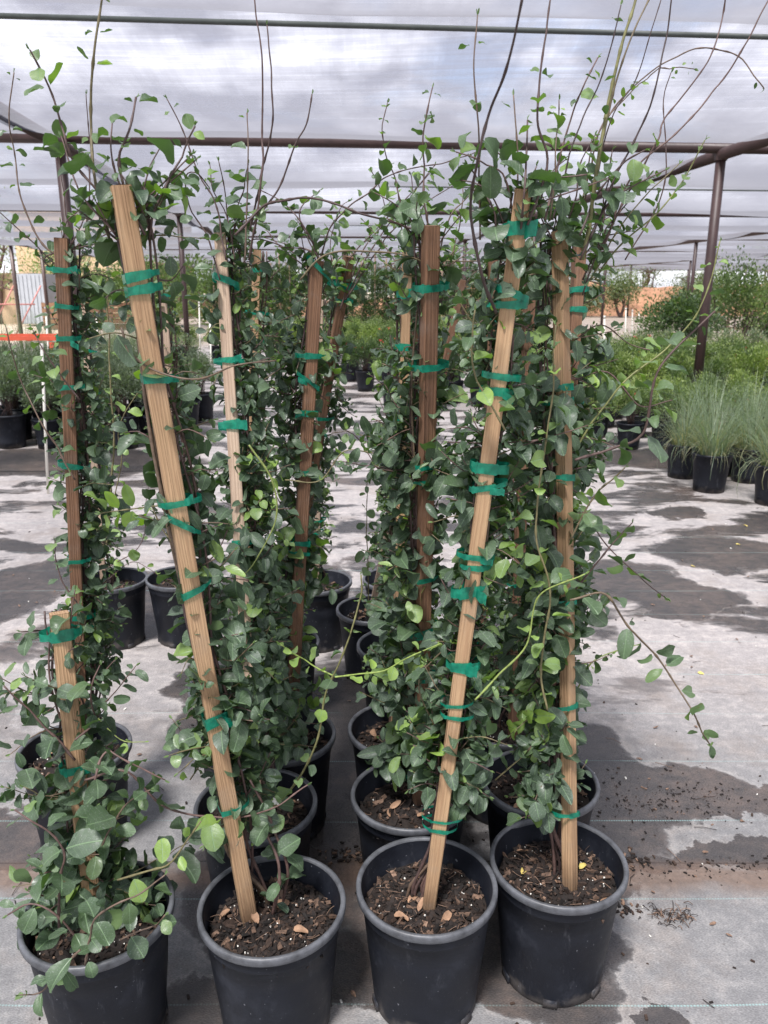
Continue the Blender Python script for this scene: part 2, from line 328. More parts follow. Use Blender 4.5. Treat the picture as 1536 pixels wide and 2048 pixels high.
def pot_mat():
    m, N, L = mat('black_plastic')
    o = N.new('ShaderNodeOutputMaterial'); b = N.new('ShaderNodeBsdfPrincipled'); tc = N.new('ShaderNodeTexCoord'); oi = N.new('ShaderNodeObjectInfo')
    ad = nn(N, 'ShaderNodeVectorMath', operation='ADD'); L.new(tc.outputs['Object'], ad.inputs[0]); L.new(oi.outputs['Random'], ad.inputs[1])
    n = nn(N, 'ShaderNodeTexNoise', i_Scale=9, i_Detail=8, i_Roughness=.7); L.new(ad.outputs[0], n.inputs['Vector'])
    r = ramp(N, [(.3, (.006, .007, .011)), (.55, (.011, .013, .019)), (.75, (.032, .035, .046))]); L.new(n.outputs[0], r.inputs[0])
    # dirt towards the foot of the pot
    sx = N.new('ShaderNodeSeparateXYZ'); L.new(tc.outputs['Object'], sx.inputs[0])
    n2 = nn(N, 'ShaderNodeTexNoise', i_Scale=22, i_Detail=6); L.new(ad.outputs[0], n2.inputs['Vector'])
    zz = nn(N, 'ShaderNodeMath', operation='MULTIPLY_ADD'); zz.inputs[1].default_value = -.16; L.new(n2.outputs[0], zz.inputs[0]); L.new(sx.outputs[2], zz.inputs[2])
    dr = ramp(N, [(0, .6), (.03, 0.)]); az = nn(N, 'ShaderNodeMath', operation='ADD'); az.inputs[1].default_value = .078; L.new(zz.outputs[0], az.inputs[0]); L.new(az.outputs[0], dr.inputs[0])
    mx = nn(N, 'ShaderNodeMix', data_type='RGBA'); mx.inputs[7].default_value = (.10, .088, .08, 1); L.new(dr.outputs[0], mx.inputs[0]); L.new(r.outputs[0], mx.inputs[6])
    # white scuffs and specks
    sp = nn(N, 'ShaderNodeTexNoise', i_Scale=130, i_Detail=2); L.new(ad.outputs[0], sp.inputs['Vector']); sr = ramp(N, [(.72, 0.), (.76, .5)]); L.new(sp.outputs[0], sr.inputs[0])
    mp = nn(N, 'ShaderNodeMapping'); mp.inputs['Scale'].default_value = (1, 1, .22); L.new(ad.outputs[0], mp.inputs[0])
    sc = nn(N, 'ShaderNodeTexNoise', i_Scale=30, i_Detail=9, i_Roughness=.8); L.new(mp.outputs[0], sc.inputs['Vector']); scr = ramp(N, [(.58, 0.), (.72, .20)]); L.new(sc.outputs[0], scr.inputs[0])
    ma = nn(N, 'ShaderNodeMath', operation='MAXIMUM'); L.new(sr.outputs[0], ma.inputs[0]); L.new(scr.outputs[0], ma.inputs[1])
    m2 = nn(N, 'ShaderNodeMix', data_type='RGBA'); m2.inputs[7].default_value = (.30, .31, .34, 1); L.new(ma.outputs[0], m2.inputs[0]); L.new(mx.outputs[2], m2.inputs[6])
    L.new(m2.outputs[2], b.inputs['Base Color'])
    rr = ramp(N, [(.3, .40), (.7, .70)]); L.new(n.outputs[0], rr.inputs[0]); L.new(rr.outputs[0], b.inputs['Roughness']); b.inputs['Specular IOR Level'].default_value = .28
    nb = nn(N, 'ShaderNodeTexNoise', i_Scale=240, i_Detail=3); L.new(tc.outputs['Object'], nb.inputs['Vector'])
    bp = nn(N, 'ShaderNodeBump', i_Strength=.25, i_Distance=.001); L.new(nb.outputs[0], bp.inputs['Height']); L.new(bp.outputs[0], b.inputs['Normal'])
    L.new(b.outputs[0], o.inputs[0]); return m
M['pot'] = pot_mat()
M['rim'] = simple('pot_rim_plastic', (.085, .089, .098), .45, .5, 25, bump=.2)

def soil_mat():
    m, N, L = mat('potting_mix')
    o = N.new('ShaderNodeOutputMaterial'); b = N.new('ShaderNodeBsdfPrincipled'); ag = nn(N, 'ShaderNodeAttribute', attribute_name='age'); tc = N.new('ShaderNodeTexCoord')
    r = ramp(N, [(0, (.007, .005, .004)), (.5, (.018, .011, .008)), (.8, (.045, .026, .017)), (.93, (.20, .125, .085)), (1, (.72, .70, .64))]); L.new(ag.outputs['Fac'], r.inputs[0])
    n = nn(N, 'ShaderNodeTexNoise', i_Scale=170, i_Detail=5); L.new(tc.outputs['Object'], n.inputs['Vector'])
    rr = ramp(N, [(.3, .55), (.7, 1.4)]); L.new(n.outputs[0], rr.inputs[0])
    hv = nn(N, 'ShaderNodeMix', data_type='RGBA', blend_type='MULTIPLY'); hv.inputs[0].default_value = 1; L.new(r.outputs[0], hv.inputs[6]); L.new(rr.outputs[0], hv.inputs[7])
    L.new(hv.outputs[2], b.inputs['Base Color']); b.inputs['Roughness'].default_value = .85; L.new(b.outputs[0], o.inputs[0]); return m
M['soil'] = soil_mat()
M['dead_leaf'] = simple('dead_leaf', (.30, .18, .11), .8, .35, 60)

def tape_mat():
    m, N, L = mat('green_tape')
    o = N.new('ShaderNodeOutputMaterial'); b = N.new('ShaderNodeBsdfPrincipled'); tr = N.new('ShaderNodeBsdfTranslucent'); tp = N.new('ShaderNodeBsdfTransparent')
    tc = N.new('ShaderNodeTexCoord'); n = nn(N, 'ShaderNodeTexNoise', i_Scale=90, i_Detail=4); L.new(tc.outputs['Object'], n.inputs['Vector'])
    r = ramp(N, [(.3, (.0, .125, .08)), (.7, (.012, .30, .19))]); L.new(n.outputs[0], r.inputs[0]); L.new(r.outputs[0], b.inputs['Base Color']); b.inputs['Roughness'].default_value = .28
    tr.inputs[0].default_value = (.02, .5, .32, 1); tp.inputs[0].default_value = (.25, .8, .62, 1)
    cm = nn(N, 'ShaderNodeMapping'); cm.inputs['Scale'].default_value = (1, 1, .3); L.new(tc.outputs['Object'], cm.inputs[0]); cn = nn(N, 'ShaderNodeTexNoise', i_Scale=70, i_Detail=2, i_Distortion=1.); L.new(cm.outputs[0], cn.inputs['Vector'])
    bp = nn(N, 'ShaderNodeBump', i_Strength=.5, i_Distance=.004); L.new(cn.outputs[0], bp.inputs['Height']); L.new(bp.outputs[0], b.inputs['Normal'])
    m1 = N.new('ShaderNodeMixShader'); m1.inputs[0].default_value = .25; L.new(b.outputs[0], m1.inputs[1]); L.new(tr.outputs[0], m1.inputs[2])
    m2 = N.new('ShaderNodeMixShader'); m2.inputs[0].default_value = .16; L.new(m1.outputs[0], m2.inputs[1]); L.new(tp.outputs[0], m2.inputs[2])
    L.new(m2.outputs[0], o.inputs[0]); return m
M['tape'] = tape_mat()
M['steel'] = simple('painted_steel', (.045, .024, .022), .5, .3, 6, bump=.15, bscale=60)
M['cable'] = simple('cable_green', (.055, .065, .06), .6, .2, 10)

def cloth_mat():
    m, N, L = mat('shade_cloth')
    o = N.new('ShaderNodeOutputMaterial'); tc = N.new('ShaderNodeTexCoord')
    df = N.new('ShaderNodeBsdfDiffuse'); df.inputs[0].default_value = (.145, .148, .17, 1)
    tl = N.new('ShaderNodeBsdfTranslucent'); tl.inputs[0].default_value = (.172, .175, .205, 1)
    tp = N.new('ShaderNodeBsdfTransparent'); tp.inputs[0].default_value = (.89, .90, .97, 1)
    m1 = N.new('ShaderNodeMixShader'); m1.inputs[0].default_value = .6; L.new(df.outputs[0], m1.inputs[1]); L.new(tl.outputs[0], m1.inputs[2])
    a = nn(N, 'ShaderNodeMapping'); a.inputs['Scale'].default_value = (.22, 16, 1); a.inputs['Rotation'].default_value = (0, 0, R(-.7)); L.new(tc.outputs['Object'], a.inputs[0])
    n = nn(N, 'ShaderNodeTexNoise', i_Scale=1.6, i_Detail=7, i_Roughness=.72); L.new(a.outputs[0], n.inputs['Vector'])
    a2 = nn(N, 'ShaderNodeMapping'); a2.inputs['Scale'].default_value = (9, .5, 1); L.new(tc.outputs['Object'], a2.inputs[0])
    n2 = nn(N, 'ShaderNodeTexNoise', i_Scale=2.2, i_Detail=6, i_Roughness=.75); L.new(a2.outputs[0], n2.inputs['Vector'])
    ad = nn(N, 'ShaderNodeMath', operation='MULTIPLY_ADD'); ad.inputs[1].default_value = .42; L.new(n2.outputs[0], ad.inputs[0]); L.new(n.outputs[0], ad.inputs[2])
    r = ramp(N, [(.48, .36), (.64, .47), (.76, .58), (.90, .85)]); L.new(ad.outputs[0], r.inputs[0])
    lw = nn(N, 'ShaderNodeLayerWeight'); lw.inputs[0].default_value = .5        # a weave closes up when seen edge-on
    gr = ramp(N, [(.55, .95), (.75, .62), (.88, .30), (.96, .06)]); L.new(lw.outputs['Facing'], gr.inputs[0])
    mu = nn(N, 'ShaderNodeMath', operation='MULTIPLY'); L.new(gr.outputs[0], mu.inputs[0]); L.new(r.outputs[0], mu.inputs[1])
    ms = N.new('ShaderNodeMixShader'); L.new(mu.outputs[0], ms.inputs[0]); L.new(m1.outputs[0], ms.inputs[1]); L.new(tp.outputs[0], ms.inputs[2])
    L.new(ms.outputs[0], o.inputs[0]); return m
M['cloth'] = cloth_mat()

def ground_mat():
    m, N, L = mat('weed_barrier_fabric')
    o = N.new('ShaderNodeOutputMaterial'); b = N.new('ShaderNodeBsdfPrincipled'); tc = N.new('ShaderNodeTexCoord'); O = tc.outputs['Object']
    def noise(scale, detail=5, rough=.6, stretch=None, dist=0.):
        src = O
        if stretch:
            mp = nn(N, 'ShaderNodeMapping'); mp.inputs['Scale'].default_value = stretch; L.new(O, mp.inputs[0]); src = mp.outputs[0]
        n = nn(N, 'ShaderNodeTexNoise', i_Scale=scale, i_Detail=detail, i_Roughness=rough, i_Distortion=dist); L.new(src, n.inputs['Vector']); return n
    def math_(op, a, c=None, d=None):
        n = nn(N, 'ShaderNodeMath', operation=op)
        for i, x in enumerate((a, c, d)):
            if x is None: continue
            if isinstance(x, (int, float)): n.inputs[i].default_value = x
            else: L.new(x, n.inputs[i])
        return n.outputs[0]
    def mix(f, a, c, bt='MIX'):
        n = nn(N, 'ShaderNodeMix', data_type='RGBA', blend_type=bt)
        for i, x in ((0, f), (6, a), (7, c)):
            if isinstance(x, (int, float)): n.inputs[i].default_value = x
            elif isinstance(x, tuple): n.inputs[i].default_value = (*x, 1)
            else: L.new(x, n.inputs[i])
        return n.outputs[2]
    # warped coordinates for the puddle and painted shade outlines
    wn = noise(3.2, 4, .55); wn2 = noise(9, 8, .72)
    def warp(n, k):
        s = nn(N, 'ShaderNodeVectorMath', operation='SUBTRACT'); L.new(n.outputs['Color'], s.inputs[0]); s.inputs[1].default_value = (.5, .5, .5)
        q = nn(N, 'ShaderNodeVectorMath', operation='SCALE'); L.new(s.outputs[0], q.inputs[0]); q.inputs['Scale'].default_value = k; return q.outputs[0]
    v1 = nn(N, 'ShaderNodeVectorMath', operation='ADD'); L.new(O, v1.inputs[0]); L.new(warp(wn, .42), v1.inputs[1])
    v2 = nn(N, 'ShaderNodeVectorMath', operation='ADD'); L.new(v1.outputs[0], v2.inputs[0]); L.new(warp(wn2, .16), v2.inputs[1])
    W = v2.outputs[0]
    # wet patches, with shade under the pots painted in: (left, top, right, bottom) in the photo
    boxes = [(1060, 1440, 1340, 1700), (1180, 1515, 1500, 1645), (1400, 1595, 1720, 1650), (1060, 1600, 1300, 1790), (1130, 1120, 1420, 1225), (1300, 1075, 1620, 1150), (1270, 1190, 1420, 1240),
             (480, 1340, 800, 1700), (640, 1560, 1000, 1980), (330, 1290, 560, 1480), (-80, 1120, 140, 1255), (150, 1150, 400, 1290), (-80, 1630, 160, 1740),
             (330, 1660, 760, 1900), (260, 1930, 620, 2060), (640, 1900, 900, 2080), (900, 1800, 1260, 2060), (-200, 895, 420, 955), (1180, 895, 1560, 945),
             (1260, 1675, 1700, 1730), (860, 1040, 1110, 1075), (1290, 1010, 1420, 1040), (1270, 2015, 1440, 2060), (430, 1100, 700, 1240), (1180, 1170, 1500, 1215), (880, 1280, 1080, 1420)]
    cur = None
    for bx in boxes:
        c = gz((bx[0]+bx[2])/2, (bx[1]+bx[3])/2); a_ = gz(bx[0], (bx[1]+bx[3])/2); t_ = gz((bx[0]+bx[2])/2, bx[1]); b_ = gz((bx[0]+bx[2])/2, bx[3])
        c[1] = (t_[1]+b_[1])/2; rx = abs(c[0]-a_[0]); ry = (t_[1]-b_[1])/2
        s = nn(N, 'ShaderNodeVectorMath', operation='SUBTRACT'); L.new(W, s.inputs[0]); s.inputs[1].default_value = (c[0], c[1], 0)
        q = nn(N, 'ShaderNodeVectorMath', operation='MULTIPLY'); L.new(s.outputs[0], q.inputs[0]); q.inputs[1].default_value = (1/rx, 1/ry, 0)
        l = nn(N, 'ShaderNodeVectorMath', operation='LENGTH'); L.new(q.outputs[0], l.inputs[0])
        cur = l.outputs['Value'] if cur is None else math_('MINIMUM', cur, l.outputs['Value'])
    blob = ramp(N, [(.44, 1.), (.48, .80), (.505, 0.)]); sc_ = math_('MULTIPLY', cur, .5); L.new(sc_, blob.inputs[0])
    st = noise(1.7, 7, .62, (.7, 1.5, 1), .4); rs = ramp(N, [(.51, 0.), (.525, .6), (.56, 1.)]); L.new(st.outputs[0], rs.inputs[0])
    sep = N.new('ShaderNodeSeparateXYZ'); L.new(O, sep.inputs[0]); X, Y = sep.outputs[0], sep.outputs[1]
    farm = ramp(N, [(.20, 0.), (.31, 1.)]); L.new(math_('MULTIPLY', Y, .1), farm.inputs[0])      # streaky damp patches beyond the pots
    wet_shade = math_('MAXIMUM', blob.outputs[0], math_('MULTIPLY', rs.outputs[0], farm.outputs[0]))
    f1 = noise(5, 7, .7); f2 = noise(60, 4, .7); f3 = noise(1.1, 4); f4 = noise(16, 8, .75, (1, 1.25, 1))
    dry = ramp(N, [(.34, (.125, .125, .128)), (.50, (.20, .198, .198)), (.66, (.34, .328, .315))]); 
    f5 = noise(38, 9, .8); dsum = math_('MULTIPLY_ADD', f4.outputs[0], .40, math_('MULTIPLY_ADD', f1.outputs[0], .22, math_('MULTIPLY', f5.outputs[0], .38))); L.new(dsum, dry.inputs[0])
    dryf = mix(farm.outputs[0], dry.outputs[0], mix(1., dry.outputs[0], (1.72, 1.61, 1.55), 'MULTIPLY'))
    wc = ramp(N, [(.38, (.040, .039, .041)), (.50, (.070, .063, .060)), (.60, (.125, .10, .088))]); L.new(math_('MULTIPLY_ADD', f3.outputs[0], .6, math_('MULTIPLY', f4.outputs[0], .4)), wc.inputs[0])
    dz = noise(2.7, 8, .7); dzr = ramp(N, [(.50, 0.), (.66, .55)]); L.new(dz.outputs[0], dzr.inputs[0]); dryf = mix(dzr.outputs[0], dryf, mix(f4.outputs[0], (.16, .13, .11), (.34, .29, .25)))
    c = mix(wet_shade, dryf, wc.outputs[0])
    # rim of dried silt round the puddles
    rimr = ramp(N, [(.50, .0), (.52, .22), (.56, 0.)]); L.new(sc_, rimr.inputs[0]); c = mix(rimr.outputs[0], c, (.46, .42, .38))
    # grit
    gr = ramp(N, [(.60, 0.), (.68, .75)]); L.new(f2.outputs[0], gr.inputs[0]); g3 = ramp(N, [(.5, 0.), (.68, 1.)]); L.new(f1.outputs[0], g3.inputs[0])
    c = mix(math_('MULTIPLY', gr.outputs[0], g3.outputs[0]), c, (.045, .032, .026))
    wv = nn(N, 'ShaderNodeTexNoise', i_Scale=520, i_Detail=1); wm = nn(N, 'ShaderNodeMapping'); wm.inputs['Scale'].default_value = (.35, 1, 1); L.new(O, wm.inputs[0]); L.new(wm.outputs[0], wv.inputs['Vector'])
    wr = ramp(N, [(.35, .78), (.65, 1.2)]); L.new(wv.outputs[0], wr.inputs[0]); c = mix(1., c, wr.outputs[0], 'MULTIPLY')
    # coloured thread woven in every foot
    wy = math_('MULTIPLY_ADD', noise(.9, 1).outputs[0], .05, Y)
    md = math_('FLOORED_MODULO', math_('ADD', wy, .143), .3) if False else math_('WRAP', math_('ADD', wy, -.006), .3, 0.)
    ln = ramp(N, [(.0, 0.), (.49, 0.), (.4975, 1.), (.5025, 1.), (.508, 0.)]); L.new(math_('MULTIPLY', md, 1/.3), ln.inputs[0])
    da = math_('SINE', math_('MULTIPLY', X, 900.)); dr = ramp(N, [(.2, .25), (.7, 1.)]); L.new(math_('MULTIPLY_ADD', da, .5, .5), dr.inputs[0])
    nl = ramp(N, [(.42, .0), (.60, .7)]); L.new(noise(1.7, 3).outputs[0], nl.inputs[0])
    lim = ramp(N, [(.50, 1.), (.62, 0.)]); L.new(math_('MULTIPLY', Y, .1), lim.inputs[0])
    lm = math_('MULTIPLY', math_('MULTIPLY', ln.outputs[0], dr.outputs[0]), math_('MULTIPLY', nl.outputs[0], lim.outputs[0])); c = mix(lm, c, (.30, .50, .48))
    # overlap seams with dirt gathered along them
    for yy, wd in ((1.765, .004), (6.45, .03), (13.2, .04)):
        dist = math_('ABSOLUTE', math_('SUBTRACT', math_('MULTIPLY_ADD', noise(1.3, 2).outputs[0], .05, Y), yy+.025))
        sr = ramp(N, [(0, 1.), (1., 0.)]); L.new(math_('DIVIDE', dist, wd), sr.inputs[0]); c = mix(sr.outputs[0], c, (.016, .015, .015))
    dirt_d = math_('ABSOLUTE', math_('SUBTRACT', math_('MULTIPLY_ADD', noise(5, 5).outputs[0], .12, Y), 1.765)); dd = ramp(N, [(.02, .8), (.075, 0.)]); L.new(dirt_d, dd.inputs[0])
    c = mix(dd.outputs[0], c, mix(f2.outputs[0], (.05, .035, .028), (.27, .18, .13)))
    # bare earth beyond the fabric
    er = ramp(N, [(.20, 0.), (.24, 1.)]); L.new(math_('MULTIPLY', Y, .01), er.inputs[0]); c = mix(er.outputs[0], c, mix(f1.outputs[0], (.30, .24, .19), (.42, .36, .30)))
    L.new(c, b.inputs['Base Color'])
    rr = mix(wet_shade, (.8, .8, .8), (.27, .27, .27)); L.new(rr, b.inputs['Roughness']); b.inputs['Specular IOR Level'].default_value = .45
    bp = nn(N, 'ShaderNodeBump', i_Strength=.4, i_Distance=.004); L.new(math_('MULTIPLY_ADD', f2.outputs[0], .5, wv.outputs[0]), bp.inputs['Height'])
    wk = noise(2.0, 2, .4, (.7, 1.6, 1), .6); wk2 = noise(1.4, 2, .4, (1.6, .6, 1), .6); bp2 = nn(N, 'ShaderNodeBump', i_Strength=.28, i_Distance=.03); L.new(math_('ADD', math_('ADD', wk.outputs[0], wk2.outputs[0]), math_('MULTIPLY', f1.outputs[0], .4)), bp2.inputs['Height']); L.new(bp2.outputs[0], bp.inputs['Normal']); L.new(bp.outputs[0], b.inputs['Normal'])
    L.new(b.outputs[0], o.inputs[0]); return m
M['ground'] = ground_mat()

# ------------------------------------------------------------------ ground
g = MB(); g.add([[-250, -20, 0], [250, -20, 0], [250, 500, 0], [-250, 500, 0]], [[0, 1, 2, 3]])
tag(g.build('ground', M['ground'], smooth=False), kind='structure')

# ------------------------------------------------------------------ shade structure
A_ = R(5.0); EU = np.array([math.cos(A_), math.sin(A_), 0]); EV = np.array([-math.sin(A_), math.cos(A_), 0])
def S(u, v, z): return EU*u+EV*v+UP*z
U0, V0, DU, DV, ZR = -2.45, 8.73, 6.8, 7.3, 2.90
UL, UR, VN, VF = -9.1, U0+DU*8, V0-DV*1.5, V0+DV*7
sh = empty('shade_structure', (0, 0, 0))
tag(sh, 'brown steel pipe frame carrying the pale grey shade cloth roof over the nursery', 'shade structure')
def straight(name, a, b, r, m, par=sh, n=14):
    t = MB(); t.tube(np.linspace(a, b, 3), r, n); return t.build(name, m, par)
for k in range(-1, 8):
    v = V0+DV*k
    if k >= 0: straight('cross_pipe', S(UL, v, ZR), S(UR, v, ZR), .052, M['steel'])
    if k >= 0 and v+DV/2 < VF: straight('support_cable', S(UL, v+DV/2, ZR+.02), S(UR, v+DV/2, ZR+.02), .012, M['cable'], n=8)
straight('support_cable', S(UL, V0-DV/2+.05, ZR+.02), S(UR, V0-DV/2-.05, ZR+.02), .0155, M['cable'], n=10)
for j in range(-1, 8):
    u = U0+DU*j if j >= 0 else UL
    straight('length_pipe', S(u, VN, ZR-.06), S(u, VF, ZR-.06), .062, M['steel'])
    for k in range(0, 8):
        p = S(u, V0+DV*k, 0); t = MB(); t.tube([p, p+UP*1.4, p+UP*(ZR-.03)], .052, 16); t.lathe([(.064, ZR-.12), (.067, ZR-.1), (.067, ZR-.02), (.07, ZR)], 16, (p[0], p[1], 0)); t.build('post', M['steel'], sh)
for v in (26.2, 29.0):
    p = S(UL, v, 0); t = MB(); t.tube([p, p+UP*ZR], .06, 12); t.build('post', M['steel'], sh)
# the cloth: sags between every two supports
cl = MB(); nv_, nu_ = 12, 60
vs = np.arange(VN, VF+.01, DV/2/nv_); us = np.linspace(UL, UR, nu_)
G = np.zeros((len(vs), nu_, 3))
for i, v in enumerate(vs):
    ph = ((v-VN)/(DV/2)) % 1.
    for j, u in enumerate(us):
        sag = .20*(4*ph*(1-ph))**.8*(1+.25*math.sin(u*.45+v*.2))
        G[i, j] = S(u, v, ZR+.075-sag+.015*math.sin(u*1.7+v))
i, j = np.meshgrid(np.arange(len(vs)-1), np.arange(nu_-1), indexing='ij')
cl.add(G.reshape(-1, 3), np.stack([i*nu_+j, i*nu_+j+1, (i+1)*nu_+j+1, (i+1)*nu_+j], -1).reshape(-1, 4))
co_ = cl.build('shade_cloth', M['cloth'], sh)

# ------------------------------------------------------------------ potted vines
RIM = .145; PH = .285
def pot_meshes(par, c, sc=1., n=56):
    """tapered nursery pot with rolled rim, inner step and notched foot"""
    R_ = RIM*sc; h = PH*sc; b = MB()
    prof = [(R_*.30, .012), (R_*.70, .010), (R_*.735, 0), (R_*.755, .003), (R_*.76, .02), (R_*.785, h*.22), (R_*.835, h*.46), (R_*.838, h*.465), (R_*.87, h*.66), (R_*.908, h*.838), (R_*.920, h*.842), (R_*.924, h*.852), (R_*.945, h*.955), (R_*.94, h*.965)]
    wb = rng.uniform(.004, .014); b.lathe(prof, n, c, wob=wb)
    b.lathe([(R_*.925, h*.985), (R_*.895, h*.80), (R_*.875, h*.785), (R_*.86, h*.64), (R_*.74, .03), (0.001, .03)], n, c, wob=.006)
    for k in range(6):                                            # drainage notches and feet round the base
        a = k*math.pi/3+.3; d = np.array([math.cos(a), math.sin(a), 0]); b.box(np.asarray(c)+d*R_*.742+UP*.010, (.030, .012, .019), [[-d[1], d[0], 0], [d[0], d[1], 0], [0, 0, 1]])
    o = b.build('pot', M['pot'], par); o['_o'] = list(par['_o'])
    r = MB(); r.lathe([(R_*.94, h*.938), (R_*.98, h*.936), (R_*1.0, h*.948), (R_*1.002, h*.985), (R_*.992, h*1.0), (R_*.958, h*1.003), (R_*.930, h*.995), (R_*.926, h*.96)], n, c, wob=wb)
    q = r.build('rim', M['rim'], o); q.parent = o
    return o
def soil_mesh(par, c, zs, nch, r=RIM*.855):
    b = MB(); n = 26; th = np.linspace(0, 2*math.pi, 40, endpoint=False); V = [[c[0], c[1], zs+.012]]; q = []; t = []
    for i in range(1, 9):
        for a in th: V.append([c[0]+r*i/8*math.cos(a), c[1]+r*i/8*math.sin(a), zs+.012*(1-(i/8)**2)+rng.normal()*.0022])
    for k in range(40): t.append([0, 1+k, 1+(k+1) % 40])
    for i in range(7):
        for k in range(40): a = 1+i*40; q.append([a+k, a+40+k, a+40+(k+1) % 40, a+(k+1) % 40])
    b.add(V, q, t, a=rng.uniform(.1, .5, len(V)))
    o = np.array([[x, y, z] for x in (-.5, .5) for y in (-.5, .5) for z in (-.5, .5)]); fq = np.array([[0,1,3,2],[4,6,7,5],[0,4,5,1],[2,3,7,6],[0,2,6,4],[1,5,7,3]])
    for _ in range(nch):
        rr = r*.97*math.sqrt(rng.random()); a = rng.uniform(0, 6.283); w_ = rng.random()
        if w_ < .10: s = np.array([1, 1, 1])*rng.uniform(.0014, .0032); age = 1.
        else: q_ = rng.random()**2.2; s = np.array([.004+.024*q_, rng.uniform(.0025, .005)+.006*q_, rng.uniform(.002, .005)]); age = rng.choice([.05, .3, .5, .7, .85, .93], p=[.2, .24, .22, .18, .12, .04])
        Q = Quaternion((rng.normal()*.25, rng.normal()*.25, 1), rng.uniform(0, 6.28)).to_matrix() @ Quaternion((1, rng.normal(), 0), rng.normal()*.5).to_matrix()
        v = (o*(1+rng.normal(size=(8, 3))*.22)*s)@np.array(Q).T
        b.add(v+[c[0]+rr*math.cos(a), c[1]+rr*math.sin(a), zs+.012*(1-(rr/r)**2)+s[2]*.5+rng.uniform(-.001, .004)], fq, a=age)
    for _ in range(nch//12):
        rr = r*.9*math.sqrt(rng.random()); a = rng.uniform(0, 6.28); p = np.array([c[0]+rr*math.cos(a), c[1]+rr*math.sin(a), zs+.016]); d = nrm([rng.normal(), rng.normal(), .1])*rng.uniform(.01, .03)
        b.tube(spline([p, p+d*.5+rv(.003), p+d], .006), .0006, 4, a=rng.choice([.7, .93]))
    return b.build('potting_soil', M['soil'], par, smooth=False)
def dead_leaves(par, c, zs, n):
    for _ in range(n):
        L_ = Leaves(); a = rng.uniform(0, 6.28); rr = rng.uniform(.03, .11)
        L_.add(np.array([c[0]+rr*math.cos(a), c[1]+rr*math.sin(a), zs+.018]), nrm([rng.normal(), rng.normal(), .1]), nrm([rng.normal()*.4, rng.normal()*.4, 1]), rng.uniform(.022, .036), rng.uniform(.012, .02), rng.uniform(-1, 1.2), .5, .9)
        m = MB(); L_.into(m); m.build('fallen_leaf', M['dead_leaf'], par)
def stake_mesh(par, a, b, w, d, m, yaw=0.):
    """sawn stake from a (foot) to b (top), square edges slightly worn"""
    ax = nrm(b-a); sx = nrm(np.cross(ax, [math.sin(yaw), -math.cos(yaw), 0])); sx = sx*(1 if sx[0] > 0 else -1); sy = nrm(np.cross(ax, sx))
    w *= .88; n = 22; L_ = np.linalg.norm(b-a); ch = .0018
    ring = [(-w/2+ch, -d/2), (w/2-ch, -d/2), (w/2, -d/2+ch), (w/2, d/2-ch), (w/2-ch, d/2), (-w/2+ch, d/2), (-w/2, d/2-ch), (-w/2, -d/2+ch)]
    V = []; UV = []; u = [0]; 
    for k in range(8): p, q = ring[k], ring[(k+1) % 8]; u.append(u[-1]+math.hypot(p[0]-q[0], p[1]-q[1]))
    bow = rng.normal()*.0012; bow2 = rng.normal()*.0006; off = rng.uniform(0, 5)
    for i in range(n+1):
        t = i/n; c = a+ax*L_*t+sx*bow*math.sin(t*3.14)+sy*bow2*math.sin(t*3.14)
        for k in range(9): x, y = ring[k % 8]; V.append(c+sx*(x+rng.normal()*.0003)+sy*y); UV.append((u[k]+off, L_*t+off))
    q = []
    for i in range(n):
        for k in range(8): q.append([i*9+k, i*9+k+1, (i+1)*9+k+1, (i+1)*9+k])
    s = MB(); s.add(V, q, uv=UV)
    top = [V[n*9+k]+ax*.0005 for k in range(8)]; s.add(top, [[0, 1, 2, 3], [3, 4, 5, 0], [5, 6, 7, 0]], uv=[(off+x[0], off+x[1]*.1) for x in ring])
    return s.build('stake', m, par, smooth=False), ax, sx, sy
